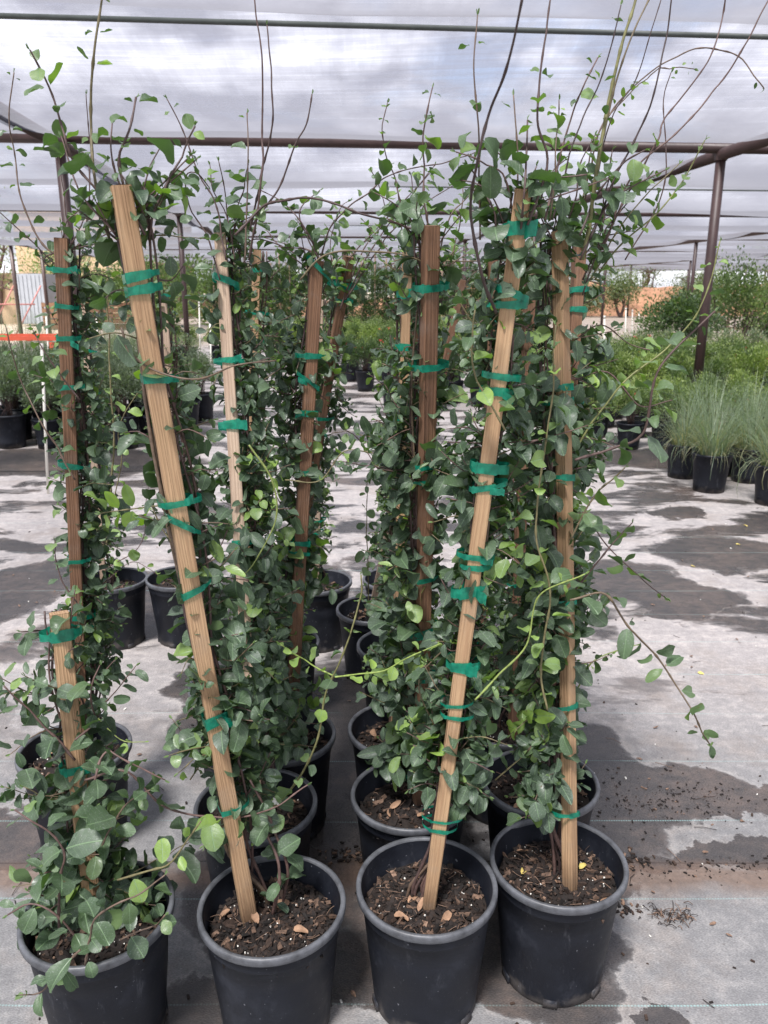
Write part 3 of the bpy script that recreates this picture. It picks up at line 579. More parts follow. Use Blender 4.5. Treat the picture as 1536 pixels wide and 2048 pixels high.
def tie_mesh(par, c, ax, sx, sy, w, d, side, hgt=.016, slant=0., tail=0, back=.03, loose=0.):
    slant += rng.normal()*.004; hgt *= .86; tw1, tw2 = rng.uniform(0, 6.28), rng.uniform(.2, .34)
    """plastic tape wrapped round stake and stems"""
    hx = w/2+.0022; fy = -(d/2+.0030); by = d/2+back
    l = -hx-(.022 if side <= 0 else 0)*rng.uniform(.3, .9); r = hx+(.022 if side >= 0 else 0)*rng.uniform(.6, 1.2)
    loop = np.array([(-hx, fy), (0, fy-.0012), (hx, fy), (r, fy+(.012 if side >= 0 else 0)+.004), (r*.95, by*.7), (r*.4, by), (l*.4, by), (l*.95, by*.7), (l, fy+(.012 if side <= 0 else 0)+.004)])
    P = spline(np.vstack([np.c_[loop, np.zeros(9)], [[*loop[0], 0]]]), .004); n = len(P); V = []; q = []
    for i, p in enumerate(P):
        s_ = slant*p[0]/hx*.4+loose*.004*math.sin(i*.9); cw = hgt*(1+.16*math.sin(i*tw2+tw1)+(-.3 if abs(p[0]) > hx*1.15 else 0))*.5; push = rng.normal()*.0004
        for e in (-1, 0, 1): V.append(c+sx*p[0]+sy*(p[1]+push*(1-abs(e)))+ax*(s_+e*cw+rng.normal()*.00025))
    for i in range(n-1):
        for e in (0, 1): a = i*3+e; q.append([a, a+3, a+4, a+1])
    t = MB(); t.add(V, q)
    for k in range(tail):
        sg = 1 if k == 0 and side >= 0 else -1; st = c+sx*sg*hx*.6+sy*(fy-.002)+ax*rng.normal()*.003; dr = nrm(sx*sg*1+sy*-.35+ax*rng.normal()*.35)
        m = 6; Lt = rng.uniform(.016, .03); V = []; q = []
        for i in range(m):
            p = st+dr*Lt*i/(m-1)+sy*(-.003*math.sin(i)); 
            for e in (-1, 1): V.append(p+ax*e*hgt*.5*(1+.1*rng.normal()))
        for i in range(m-1): q.append([i*2, i*2+2, i*2+3, i*2+1])
        t.add(V, q)
    return t.build('tie_tape', M['tape'], par)

def stem_radius(n, r, step, node=.05, taper=.40):
    r = r*1.28
    s = np.arange(n)*step; k = (s % node)/node
    return r*(1-taper*np.linspace(0, 1, n))*(1+.6*np.exp(-((k-.5)/.07)**2))
def leaf_pair(LV, p, tan, Ln, age, both=True, rnd=0, face=None, droop=.2):
    side = nrm(np.cross(tan, rv()))
    if face is not None: side = nrm(side-face*np.dot(side, face)*.5)
    for sg in ((1, -1) if both else (1,)):
        d = nrm(side*sg+tan*rng.uniform(-.05, .55)+UP*rng.uniform(-.45, .25)); up = nrm(UP*rng.uniform(.3, 1.2)+tan*.35+rv(.33)+np.array([0, -.35, 0]))
        l = Ln*min(1.4, .89*math.exp(rng.normal()*.25)); wd = l*rng.choice([rng.uniform(.42, .6), rng.uniform(.58, .88)], p=[.35, .65]) if not rnd else l*rng.uniform(.66, .92)
        pet = rng.uniform(.003, .008)
        LV.add(p+d*pet, d, up, l, wd, rng.uniform(-.4, 1.3), rng.uniform(.05, .75), np.clip(age+rng.normal()*.11, 0, 1), 1 if rnd or rng.random() < .5 else 0)
def shoot(LV, tw, pts, r=.0016, Ln=.036, age=.2, sage=.3, gap=.035, prob=.9, tipage=None, n=5, first=.0):
    """a shoot through the points: stem with swollen nodes, leaves in opposite pairs"""
    P = spline(pts, .010); m = len(P)
    if m > 8:                                   # slight change of direction at every node
        kn = np.arange(0, m*.010+gap, gap); kx = rng.normal(size=(len(kn), 3))*.0016; sx_ = np.arange(m)*.010; fade = np.minimum(1, np.minimum(sx_, sx_[::-1])/.05)[:, None]
        P = P+np.stack([np.interp(sx_, kn, kx[:, q]) for q in range(3)], 1)*fade
    tw.tube(P, stem_radius(m, r, .010, gap), n, a=np.clip(sage+(.35*np.linspace(0, 1, m*n) if tipage else 0), 0, 1).tolist()+[sage, sage] if False else sage)
    ln = np.concatenate([[0], np.cumsum(np.linalg.norm(np.diff(P, axis=0), axis=1))]); s = first+gap*.5
    if prob > .2 and r > .0012: prob = min(1, prob*1.2+.08)
    while s < ln[-1]:
        i = min(int(np.searchsorted(ln, s)), m-2); f = s/ln[-1]
        if rng.random() < prob:
            tip = 1-.5*max(0, (f-.7)/.3); ag = age if tipage is None else age+(tipage-age)*f**1.5
            leaf_pair(LV, P[i], nrm(P[i+1]-P[i]), Ln*tip, ag, both=rng.random() < .85, rnd=int(tipage is not None and rng.random() < .75))
        s += gap*rng.uniform(.85, 1.2)
    tg = nrm(P[-1]-P[-2])
    for k in range(2): LV.add(P[-1], nrm(tg+rv(.25)), nrm(rv()), .010, .004, .2, .5, tipage if tipage is not None else .55)

VINES = {}
def vine(name, label, x, D, top, Dtop, foot=None, wood='wood_fresh', sw=.035, sdp=.022, yaw=0., ties=(), side=1, t0=.08, dens=1., spread=.075,
         Ln=.040, back=.045, psc=1., chips=250, zs=None, stems=5, tmax=1.0, age=.13, toplen=.12, ntop=5, lean=0., off=.0, frontal=.35, tb=1.12):
    c = np.array([x, D, 0.]); r = empty('potted_vine', c); tag(r, label, 'potted vine', 'climbing vines tied to wooden stakes in black pots')
    zs = zs if zs is not None else PH*psc*.80
    pot_meshes(r, c, psc); soil_mesh(r, c, zs, chips, RIM*psc*.862)
    b = at(*top, Dtop); a = gz(*foot, zs) if foot is not None else c+np.array([0, 0, zs])
    dv = np.array([a[0]-c[0], a[1]-c[1]]); dl = np.linalg.norm(dv)
    if dl > RIM*psc*.72: dv *= RIM*psc*.72/dl; a = np.array([c[0]+dv[0], c[1]+dv[1], zs])
    a0 = a-nrm(b-a)*.06
    st, ax, sx, sy = stake_mesh(r, a0, b, sw, sdp, M[wood], yaw)
    if sy[1] < 0: sy = -sy
    L_ = np.linalg.norm(b-a)
    def t_of_y(py):           # how far up the stake the photo's row py lies
        lo, hi = 0., 1.
        for _ in range(30):
            mth = (lo+hi)/2; p = a+(b-a)*mth; dz = p[2]-H; yc = (dz*cP+p[1]*sP)/(p[1]*cP-dz*sP); 
            if 1024-F*yc > py: lo = mth
            else: hi = mth
        return lo
    for k, q in enumerate(ties):
        py, hg, sl_, tl = (list(q)+[.014, 0., 0])[:4] if not isinstance(q, (int, float)) else (q, .0145, rng.normal()*.004, int(rng.random() < .45))
        tie_mesh(r, a+(b-a)*t_of_y(py), ax, sx, sy, sw, sdp, side if rng.random() < .75 else 0, hg, sl_, tl, back*.55)
    LV = Leaves(); tw = MB(); fol = MB()
    paths = []
    for k in range(stems):
        ang = rng.uniform(-1, 1); lat = (side*.5+rng.uniform(-.8, .8))*(sw*.5+.008)+off; dep = sdp/2+rng.uniform(.004, back*.6)
        foot_ = np.array([a[0], a[1], zs])+np.array([side*.02+rng.normal()*.022, .028+abs(rng.normal())*.02, -.01]); ph = rng.uniform(0, 6.28); fr = rng.uniform(5, 9)
        pts = [foot_, foot_+np.array([rng.normal()*.006, 0, .05])]
        for t in np.arange(.10, tmax+.001, .05):
            w_ = min(1, t/.2); base = a+(b-a)*t
            pts.append(base+sx*((lat+.010*math.sin(fr*t*2+ph))*1.0+(1-w_)*side*.015)+sy*(dep+.006*math.cos(fr*t*2+ph)+(1-w_)*.02))
        P = spline(pts, .02); m = len(P); sm = MB(); rad = rng.uniform(.0020, .0036)*(psc)
        sm.tube(P, stem_radius(m, rad, .02, .07, .4), 6, a=rng.uniform(.0, .45)); sm.build('vine_stem', M['stem'], r); paths.append(P)
    n_t = int(146*dens*L_/1.3)
    for _ in range(n_t):
        t = t0+(tmax-t0)*rng.random()**tb; P = paths[rng.integers(len(paths))]; i = int(t*(len(P)-2)); p = P[i]; tan = nrm(P[i+1]-P[i])
        for _try in range(6):
            d = nrm(sx*(rng.normal()+side*.55)+sy*(rng.normal()*.8+frontal)+ax*rng.uniform(-.1, .7))
            if abs(np.dot(d, sx))*1.6 > -np.dot(d, sy) or (D > 1.5 and wood != 'wood_fresh' and rng.random() < (.5 if wood == 'wood_pale' else .3)): break
        ln = spread*(.74 if D > 1.5 else .82)*rng.uniform(.35, 1.25)*(.75+.5*math.sin(t*9+x*20)**2)
        if rng.random() < .05: ln *= 1.8
        if t > .85 and rng.random() < .45: continue
        ag = age if rng.random() < .87 else rng.uniform(.4, .85)
        mid = p+d*ln*.5+UP*rng.uniform(-.01, .012); end = p+d*ln+UP*rng.uniform(-.03, .035)
        shoot(LV, tw, [p, mid, end], .0011, Ln*(1.22-.3*t)*rng.uniform(.8, 1.12), ag, rng.uniform(.15, .6), gap=.024, prob=.97, n=4, first=.006)
    for _ in range(ntop):
        p = b*1.0-ax*rng.uniform(.0, .10)+sy*.02+sx*rng.normal()*.012; d = nrm(np.array([rng.normal()*.6+side*.15, rng.normal()*.3, 1.])); l = toplen*rng.uniform(.5, 1.4)
        mid = p+d*l*.5+rv(.012); end = p+d*l+rv(.02)+np.array([d[0]*.05, 0, 0])
        shoot(LV, tw, [p, mid, end], .0014, Ln*rng.uniform(.7, 1.05), age+.05, .25, gap=.034, prob=.85, tipage=.5)
    VINES[name] = dict(root=r, LV=LV, tw=tw, a=a, b=b, D=D, c=c, zs=zs, Ln=Ln)
    return r
def whip(name, pix, D0, D1=None, r=.0014, leaf=.030, prob=.7, gap=.045, age=.25, sage=.25, tipage=.6, jag=.0):
    v = VINES[name]; D1 = D0 if D1 is None else D1; n = len(pix)
    pts = [at(px, py, D0+(D1-D0)*i/max(1, n-1)+rng.normal()*jag) for i, (px, py) in enumerate(pix)]
    tw = MB(); shoot(v['LV'], tw, pts, r, leaf, age, sage, gap, prob, tipage, n=6); tw.build('long_shoot', M['stem'], v['root'])
def finish():
    for k, v in VINES.items():
        m = MB(); v['LV'].into(m); m.build('foliage', M['vine_leaf'], v['root'])
        if v['tw'].n: v['tw'].build('twigs', M['stem'], v['root'])

T = lambda y, h=.0145, s=0., n=0: (y, h, s, n)
vine('a1', 'bushy low vine in the front left pot with a short cut off stake', -.564, 1.287, (118, 1226), 1.40, (188, 1840), 'wood_fresh', .038, .026, .5,
     [T(1268, .024), T(1535, .022, .0, 0), T(1690, .016)], 0, .03, 1.6, .12, .047, .03, chips=520, stems=5, toplen=.03, ntop=1, age=.16, frontal=-.25, tb=3.0)
vine('a2', 'tall vine in the front row behind a golden stake that leans left', -.223, 1.306, (241, 372), 1.29, (500, 1846), 'wood_fresh', .034, .024, .45,
     [T(553, .017), T(580, .017, .004), T(758, .017), T(1005, .015, .002, 1), T(1045, .014, -.030), T(1180, .014, .002), T(1435, .024, 0, 1), T(1615, .014)], 1, .17, 1.15, .088, .042, .05, chips=900, stems=6, age=.12)
vine('a3', 'tall vine in the front row behind a golden stake that leans right', .088, 1.36, (1046, 380), 1.36, (856, 1825), 'wood_fresh', .030, .02, -.1,
     [T(458, .030, 0, 1), T(585, .016, -.003), T(610, .016, .002), T(752, .015), T(782, .015, .001, 1), T(935, .026, .003, 0), T(974, .015, .012, 1), T(1112, .014, 0, 1), T(1132, .012), T(1180, .024, .01, 1), T(1330, .026, 0, 1), T(1407, .009, .012), T(1430, .010, 0, 0), T(1637, .008), T(1655, .009)],
     0, .2, 1.4, .088, .043, .05, chips=900, stems=7)
vine('a4', 'dense vine in the front right pot on a straight reddish stake', .374, 1.43, (1119, 463), 1.62, (1140, 1785), 'wood_fresh', .026, .026, .7,
     [T(775), T(803), T(955, .018), T(1203, .015, .002, 1), T(1410, .012), T(1625, .014, -.004)], -.4, .14, 1.6, .100, .042, .05, chips=900, stems=6, frontal=.1)
vine('b1', 'vine on a pale weathered stake right behind the left leaning golden stake', -.305, 1.625, (440, 468), 1.95, (516, 1650), 'wood_pale', .031, .02, .1,
     [T(560, .022, -.012), T(722, .015, .0, 1), T(850, .026, -.004, 1), T(1085, .014)], 1, .12, 1.8, .095, .042, .05, chips=350, stems=6, frontal=.15)
vine('b2', 'vine on a dark brown stake directly behind the right leaning golden stake', .065, 1.665, (862, 452), 1.52, (838, 1612), 'wood_brown', .032, .026, .35,
     [T(575, .018), T(733, .017), T(930, .014), T(960, .013), T(1155), T(1262, .024), T(1355, .014), T(1550)], 0, .10, 1.65, .10, .044, .05, chips=400, stems=6, frontal=.15)
vine('b3', 'vine directly behind the front right vine', .389, 1.715, (1160, 492), 1.92, (1090, 1600), 'wood_brown', .03, .022, .2,
     [T(580), T(620), T(800), T(1000)], 1, .08, 1.6, .105, .042, .05, chips=350, stems=6, frontal=.1)
vine('c0', 'leafy vine on a dark stake in the far left pot behind the bushy low vine', -.826, 1.86, (122, 476), 1.9, (166, 1492), 'wood_brown', .034, .024, .3,
     [T(540, .016, 0, 1), T(612), T(676, .016, 0, 1), T(773, .016), T(930, .016), T(1120), T(1232, .020), T(1252)], 1, .16, 1.5, .09, .040, .05, chips=380, stems=6, frontal=.2)
vine('c1', 'vine on a reddish brown stake in the middle column, third pot back', -.279, 1.93, (634, 522), 2.0, (581, 1503), 'wood_brown', .034, .024, .3,
     [T(535, .018, -.035, 0), T(712, .018), T(766, .014, -.035, 1), T(826, .016, 0, 1), T(945, .014), T(1085, .016), T(1105, .012)], -.6, .10, 1.6, .085, .042, .045, chips=350, stems=6, frontal=.1)
vine('c2', 'vine on a straight thin stake just left of the dark brown stake', .045, 1.965, (815, 504), 2.08, (789, 1478), 'wood_fresh', .026, .02, .15,
     [T(588, .026, 0, 1), T(695, .02), T(840), T(915), T(955), T(1210), T(1268, .014, .04, 1)], 0, .10, 1.3, .10, .038, .045, chips=350, stems=5, frontal=.1)
vine('c3', 'vine in the third row seen between the two front right vines', .345, 2.01, (1060, 570), 2.1, (1026, 1480), 'wood_brown', .03, .022, .2, [T(1170), T(800)], 0, .10, 1.5, .10, .042, .045, chips=350, stems=5, frontal=.1)
vine('d0', 'vine on an orange brown stake seen just right behind the pale weathered stake', -.46, 2.215, (514, 500), 2.3, (482, 1385), 'wood_fresh', .026, .02, .2,
     [T(540), T(625), T(682), T(770), T(870)], 1, .10, 1.1, .10, .036, .04, chips=120, stems=5, frontal=.1)
vine('d1', 'vine on a brown stake leaning right in the fourth pot of the left block', -.37, 2.52, (698, 514), 2.35, (570, 1290), 'wood_brown', .030, .022, .3,
     [T(570, .02), T(600, .012, 0, 1), T(835)], .4, .10, 1.1, .085, .038, .04, chips=200, stems=5, frontal=.1)
vine('d2', 'vine in the fourth pot of the right block, left column, its rim half hidden', .052, 2.5, (838, 560), 2.5, (802, 1288), 'wood_brown', .026, .02, .2, [T(1050)], 0, .10, 1.2, .10, .036, .04, chips=200, stems=4)
vine('d3', 'vine in the fourth pot of the right block behind the right leaning golden stake', .335, 2.47, (986, 502), 2.5, (965, 1300), 'wood_brown', .028, .02, .2, [T(640), T(900), T(1285)], 0, .10, 1.35, .11, .036, .04, chips=150, stems=4)
vine('e1', 'small pot with bark and dry leaves and a pale stake leaning right', -.042, 2.835, (885, 517), 2.75, (741, 1232), 'wood_pale', .026, .018, .1, [T(575), T(980), T(1020)], 1, .2, .85, .09, .034, .04, chips=220, stems=4, psc=.98)
vine('e2', 'sparse vine on a pale grey stake in the rear pot of the left block', -.28, 3.12, (640, 600), 3.15, (632, 1170), 'wood_pale', .028, .018, .2, [T(1042), T(1065), T(870)], .5, .12, .8, .08, .032, .04, chips=160, stems=4)
vine('e3', 'vine in the rearmost pot of the right block, only its pot edge showing', .055, 3.15, (925, 560), 3.1, (800, 1170), 'wood_brown', .028, .018, .2, [T(1100)], 0, .12, .9, .09, .032, .04, chips=80, stems=4)
vine('e4', 'slender vine on a pale stake in the separate pot at far left rear', -1.15, 3.14, (166, 614), 3.2, (208, 1178), 'wood_pale', .027, .018, .3, [T(700), T(790)], 1, .10, .9, .10, .032, .04, chips=180, stems=4)
vine('e5', 'rear vine half hidden by the left leaning golden stake', -.868, 3.17, (326, 590), 3.2, (370, 1182), 'wood_pale', .030, .018, .2, [T(556), T(800)], 1, .12, .8, .09, .034, .04, chips=160, stems=4)

WH = [  # plant, pixels along the shoot, distance, radius, leaf length, leaf chance, gap, leaf age, stem age
('a2', [(290,470),(252,395),(238,330),(256,262),(272,195)], 1.31, .0019, .034, .85, .05, .3, .15),
('a2', [(262,520),(228,420),(185,372),(150,325),(128,280),(105,190),(60,100)], 1.33, .0018, .036, .6, .055, .3, .2),
('e4', [(212,1100),(228,900),(222,760),(214,640),(218,560)], 2.6, .0028, .034, .8, .09, .4, .6),
('a2', [(225,500),(198,395),(186,320),(182,250),(186,160),(193,80),(206,-20)], 1.35, .0020, .026, .45, .08, .5, .55),
('a2', [(298,480),(308,425),(338,362),(365,300),(390,252)], 1.33, .0018, .042, .95, .045, .3, .15),
('a2', [(275,470),(282,400),(297,338),(321,294)], 1.34, .0013, .036, .8, .05, .3, .15),
('b1', [(440,560),(415,480),(377,400),(372,352),(392,344),(416,372)], 1.9, .0016, .034, .4, .07, .3, .15),
('b1', [(452,520),(432,410),(400,350),(366,260),(334,198)], 1.9, .0017, .03, .35, .06, .3, .15),
('b1', [(470,520),(452,430),(428,378),(420,330)], 1.9, .0013, .03, .25, .07, .3, .2),
('b1', [(490,520),(494,400),(497,310),(494,226)], 1.85, .0016, .045, .35, .09, .5, .4),
('b1', [(498,520),(512,440),(526,330),(527,250),(522,120),(508,-10)], 1.85, .0021, .02, .05, .055, .3, .2),
('b1', [(500,460),(530,322),(546,250),(544,180),(534,50)], 1.87, .0019, .02, .05, .055, .3, .1),
('b1', [(505,450),(560,372),(590,290),(612,250),(624,188)], 1.87, .0018, .02, .12, .06, .3, .1),
('c0', [(140,520),(85,490),(42,400),(26,300),(18,230),(28,145)], 1.9, .0017, .026, .5, .055, .4, .4),
('c0', [(150,500),(132,420),(122,350),(112,288)], 1.95, .0012, .022, .2, .05, .4, .2),
('c0', [(158,500),(175,430),(180,300),(172,188)], 1.95, .0013, .02, .1, .05, .3, .15),
('c0', [(150,560),(176,440),(176,330),(160,300)], 2.0, .0012, .02, .3, .05, .3, .15),
('b1', [(470,470),(530,412),(590,397),(640,400),(720,426),(800,450),(865,472)], 1.8, .0022, .024, .08, .06, .3, .1),
('c1', [(600,560),(640,515),(690,500),(760,505),(850,518),(960,522)], 1.8, .0018, .02, .06, .08, .3, .5),
('c1', [(640,520),(605,450),(565,405),(520,380)], 2.0, .0015, .046, .95, .05, .35, .2),
('c1', [(640,520),(612,470),(600,420),(640,380)], 2.0, .0015, .048, .95, .05, .35, .2),
('c1', [(640,540),(560,490),(505,480),(470,520)], 2.0, .0013, .036, .8, .05, .25, .15),
('c1', [(640,520),(670,440),(740,382),(790,345),(900,322),(960,300)], 1.95, .0016, .036, .6, .05, .35, .15),
('d1', [(690,600),(740,500),(800,420),(860,345)], 2.3, .0018, .032, .8, .05, .4, .15),
('d1', [(680,620),(725,500),(770,440),(760,380),(742,340)], 2.3, .0016, .040, .7, .055, .45, .2),
('d1', [(690,600),(770,480),(830,420),(905,372)], 2.3, .0018, .03, .85, .045, .45, .15),
('d1', [(680,600),(700,520),(760,450),(830,380),(870,330)], 2.35, .0016, .034, .8, .05, .5, .15),
('d1', [(680,590),(660,500),(680,420),(700,400)], 2.35, .0014, .034, .8, .05, .5, .2),
('c2', [(812,520),(800,420),(790,360),(770,310),(765,260),(775,205)], 2.0, .0016, .026, .55, .05, .45, .3),
('b2', [(862,480),(848,400),(848,290),(855,220),(865,175)], 1.6, .0017, .034, .95, .036, .5, .3),
('b2', [(870,480),(835,420),(822,350),(818,345)], 1.7, .0012, .02, .3, .05, .5, .1),
('b2', [(880,500),(900,430),(930,400),(960,370)], 1.8, .0014, .03, .9, .035, .5, .4),
('b2', [(890,560),(915,470),(925,400),(920,340)], 1.9, .0014, .03, .85, .04, .55, .4),
('a3', [(992,625),(966,560),(945,430),(955,325),(980,225),(1012,140),(1046,-10)], (1.34, 1.05), .0021, .040, .12, .11, .1, .02),
('a3', [(960,480),(958,290),(948,140),(955,30)], 1.4, .0014, .030, .55, .11, .5, .4),
('a3', [(1040,480),(1050,380),(1053,300),(1055,240)], 1.35, .0017, .050, .8, .08, .25, .15),
('a3', [(1050,480),(1040,390),(1032,290),(1027,190)], 1.37, .0014, .034, .6, .06, .5, .4),
('a3', [(1000,520),(985,420),(950,350),(935,330)], 1.38, .0016, .050, .9, .05, .2, .15),
('a3', [(1030,520),(990,400),(960,370),(920,360)], 1.38, .0014, .042, .9, .045, .2, .15),
('a3', [(1055,450),(1092,335),(1076,250),(1078,180),(1086,95),(1102,-10)], 1.35, .0018, .030, .35, .075, .5, .15),
('a4', [(1090,440),(1140,242),(1170,172),(1196,115)], 1.5, .0016, .030, .5, .08, .55, .3),
('a4', [(1100,440),(1113,300),(1117,250),(1118,200)], 1.5, .0012, .030, .9, .045, .55, .4),
('a4', [(1105,440),(1160,252),(1195,180),(1222,90),(1242,10)], 1.45, .0013, .024, .35, .07, .1, .0),
('b3', [(1165,520),(1192,350),(1216,222),(1242,100),(1276,-20)], 1.55, .0030, .036, .3, .07, .4, .65),
('b3', [(1170,500),(1210,260),(1250,112),(1302,-10)], 1.6, .0019, .02, .05, .08, .4, .5),
('b3', [(1180,420),(1220,240),(1268,165),(1300,70),(1325,-10)], 1.6, .0011, .026, .3, .07, .2, .1),
('b3', [(1180,480),(1232,350),(1283,250),(1312,170),(1335,60),(1344,-10)], 1.55, .0017, .02, .04, .055, .2, .0),
('b3', [(1165,400),(1200,260),(1262,178),(1340,118),(1412,95),(1475,112),(1520,165),(1528,178)], 1.65, .0014, .016, .12, .04, .5, .4),
('b3', [(1170,400),(1195,265),(1300,150),(1340,135),(1388,138)], 1.65, .0012, .016, .5, .03, .6, .4),
('b3', [(1200,500),(1255,390),(1310,290),(1332,240),(1422,112),(1448,20),(1450,-10)], 1.6, .0016, .02, .10, .05, .4, .35),
('b3', [(1205,500),(1262,350),(1350,268),(1440,170),(1492,80),(1540,-5)], 1.6, .0016, .034, .35, .06, .5, .35),
('b3', [(1250,520),(1318,400),(1330,300),(1328,200),(1342,145)], 1.7, .0012, .022, .3, .06, .5, .2),
('b3', [(1180,560),(1250,440),(1302,382),(1358,328)], 1.6, .0013, .034, .6, .05, .6, .6),
('b3', [(1190,560),(1230,500),(1320,420),(1372,350),(1410,280)], 1.65, .0014, .03, .55, .07, .6, .7),
('b3', [(1160,470),(1190,400),(1240,330),(1290,300)], 1.55, .0018, .046, .95, .05, .25, .1),
('b3', [(1160,520),(1215,410),(1270,370),(1330,340)], 1.55, .0016, .044, .8, .055, .25, .15),
('b3', [(1165,560),(1220,450),(1260,400),(1300,350)], 1.6, .0014, .036, .95, .035, .3, .15),
('b3', [(1165,590),(1200,480),(1210,400),(1225,300)], 1.6, .0014, .036, .95, .04, .3, .15),
('a4', [(1120,480),(1150,400),(1160,330),(1190,270)], 1.6, .0014, .040, .95, .04, .25, .15),
('a4', [(1115,500),(1080,420),(1100,350),(1130,320)], 1.6, .0014, .042, .95, .04, .3, .15),
('a4', [(1150,900),(1238,772),(1330,700),(1402,620),(1440,482)], 1.5, .0015, .030, .6, .07, .6, .7),
('a4', [(1150,920),(1225,895),(1285,865),(1312,760),(1350,700),(1430,622)], 1.35, .0019, .044, .85, .05, .35, .2),
('b3', [(1150,760),(1215,745),(1280,812),(1345,800)], 1.6, .0013, .042, .95, .035, .45, .3),
('b3', [(1150,680),(1205,650),(1260,690),(1300,700)], 1.65, .0013, .034, .8, .04, .55, .4),
('a4', [(1140,1200),(1212,1190),(1262,1262),(1312,1312),(1352,1372),(1392,1442),(1426,1502)], 1.3, .0016, .038, .9, .052, .32, .45),
('a4', [(1150,1180),(1200,1120),(1232,1080),(1265,1045)], 1.45, .0014, .038, .9, .04, .3, .3),
('b3', [(1180,1040),(1216,1095),(1262,1140),(1330,1195)], 1.6, .0013, .036, .6, .055, .35, .15),
('b3', [(1130,1420),(1162,1368),(1190,1322),(1272,1290)], 1.55, .0014, .01, .3, .09, .8, .85),
('a4', [(1140,1080),(1190,990),(1225,960),(1250,935)], 1.4, .0015, .038, .95, .035, .55, .5),
('b1', [(480,1640),(560,1602),(628,1500),(650,1390),(690,1290),(722,1200),(722,1150)], 1.5, .0020, .036, .55, .07, .45, .65),
('b1', [(668,1352),(622,1330),(560,1288)], 1.5, .0015, .030, .8, .04, .8, .95),
('b1', [(670,1354),(760,1342),(832,1310),(935,1262)], 1.5, .0016, .034, .6, .06, .85, .95),
('e1', [(742,1240),(734,1100),(733,1010),(735,960)], 2.3, .0016, .040, .9, .05, .5, .6),
('a2', [(243,655),(258,708),(320,745),(400,757),(480,727),(552,721)], 1.26, .0015, .01, .0, .12, .3, .42),
('c0', [(160,800),(130,760),(88,700),(62,655)], 1.8, .0014, .032, .9, .04, .3, .2),
('c0', [(150,960),(80,835),(40,760),(12,655)], 1.85, .0016, .032, .8, .045, .35, .4),
('c0', [(170,1230),(118,1150),(110,1080)], 1.8, .0014, .036, .9, .045, .3, .2),
('e4', [(200,1120),(240,940),(238,860),(272,790),(342,732)], 2.6, .0017, .036, .8, .07, .65, .6),
('e4', [(210,1140),(280,1090),(292,1000),(300,960)], 2.9, .0015, .03, .7, .06, .5, .3),
('e4', [(215,1160),(260,1125),(300,1140),(330,1160)], 2.9, .0013, .04, .8, .055, .7, .3),
('b1', [(498,890),(545,962),(552,1040),(512,1120),(488,1150)], 1.45, .0015, .02, .1, .1, .8, .85),
('a1', [(170,1560),(250,1542),(330,1610),(450,1637),(535,1620),(615,1570)], 1.30, .0019, .046, .75, .05, .18, .35),
('a1', [(190,1560),(210,1500),(270,1530),(330,1560)], 1.25, .0017, .046, .85, .045, .18, .35),
('a1', [(150,1520),(100,1462),(58,1420),(8,1372)], 1.35, .0018, .050, .95, .045, .15, .3),
('a1', [(235,1760),(300,1740),(345,1720),(402,1642)], 1.15, .0016, .050, .6, .06, .75, .6),
('a1', [(120,1880),(118,1760),(125,1690),(60,1640),(30,1620)], 1.2, .0020, .046, .95, .045, .12, .3),
('a1', [(180,1900),(110,1830),(60,1810),(15,1830)], 1.15, .0018, .046, .95, .04, .15, .3),
('a1', [(160,1900),(110,1950),(80,1985),(40,1990)], 1.08, .0014, .040, .9, .045, .2, .4),
('a1', [(170,1930),(185,1850),(230,1810),(290,1780),(330,1750)], 1.12, .0016, .046, .95, .045, .25, .4),
('a1', [(240,1880),(280,1860),(310,1850),(330,1830)], 1.15, .0014, .044, .95, .04, .2, .4),
('a1', [(200,1700),(230,1640),(260,1600),(300,1580)], 1.25, .0014, .048, .95, .04, .2, .4),
('a1', [(130,1330),(150,1300),(140,1250),(150,1180)], 1.42, .0013, .046, .9, .045, .3, .3),
('a1', [(150,1480),(190,1440),(180,1380),(200,1330)], 1.35, .0015, .044, .9, .045, .25, .3),
('a2', [(545,1830),(560,1740),(540,1680),(510,1640)], 1.32, .0030, .038, .75, .06, .15, .35),
('a2', [(560,1825),(575,1740),(545,1650),(500,1560)], 1.34, .0028, .038, .5, .07, .15, .3),
('a2', [(380,1560),(415,1500),(395,1440),(390,1390)], 1.38, .0012, .030, .7, .05, .4, .5),
('c0', [(190,1430),(240,1478),(290,1484)], 1.7, .0012, .022, .4, .07, .85, .85),
('a4', [(1095,1420),(1080,1340),(1102,1180),(1072,1050),(1100,820),(1112,650)], 1.35, .0017, .034, .85, .06, .55, .6),
('a3', [(950,1400),(1000,1350),(1052,1290),(1080,1190),(1170,1148)], 1.33, .0016, .028, .35, .07, .75, .9),
('a3', [(880,1480),(840,1360),(935,1260)], 1.40, .0014, .040, .6, .05, .35, .5),
('a3', [(1010,860),(950,740),(945,660),(950,620)], 1.3, .0015, .036, .8, .05, .6, .6),
('a3', [(990,1560),(1060,1500),(1080,1480)], 1.45, .0013, .036, .6, .06, .3, .6),
('c1', [(570,960),(640,960),(690,900),(760,905),(800,880)], 1.8, .0013, .034, .45, .07, .6, .6),
('c2', [(800,960),(760,940),(720,880),(690,860)], 1.9, .0012, .034, .8, .045, .3, .3),
]
for nm, px, D, r_, lf, pb, gp, ag, sg in WH:
    whip(nm, px, D[0] if isinstance(D, tuple) else D, D[1] if isinstance(D, tuple) else None, r_, lf*(.95 if px[-1][1] < 620 else 1.05), min(1, pb*1.25) if pb > .12 else pb, gp*(.72 if px[-1][1] < 500 else .9), ag, sg, tipage=max(ag, .5) if lf > .012 else .8, jag=.012)
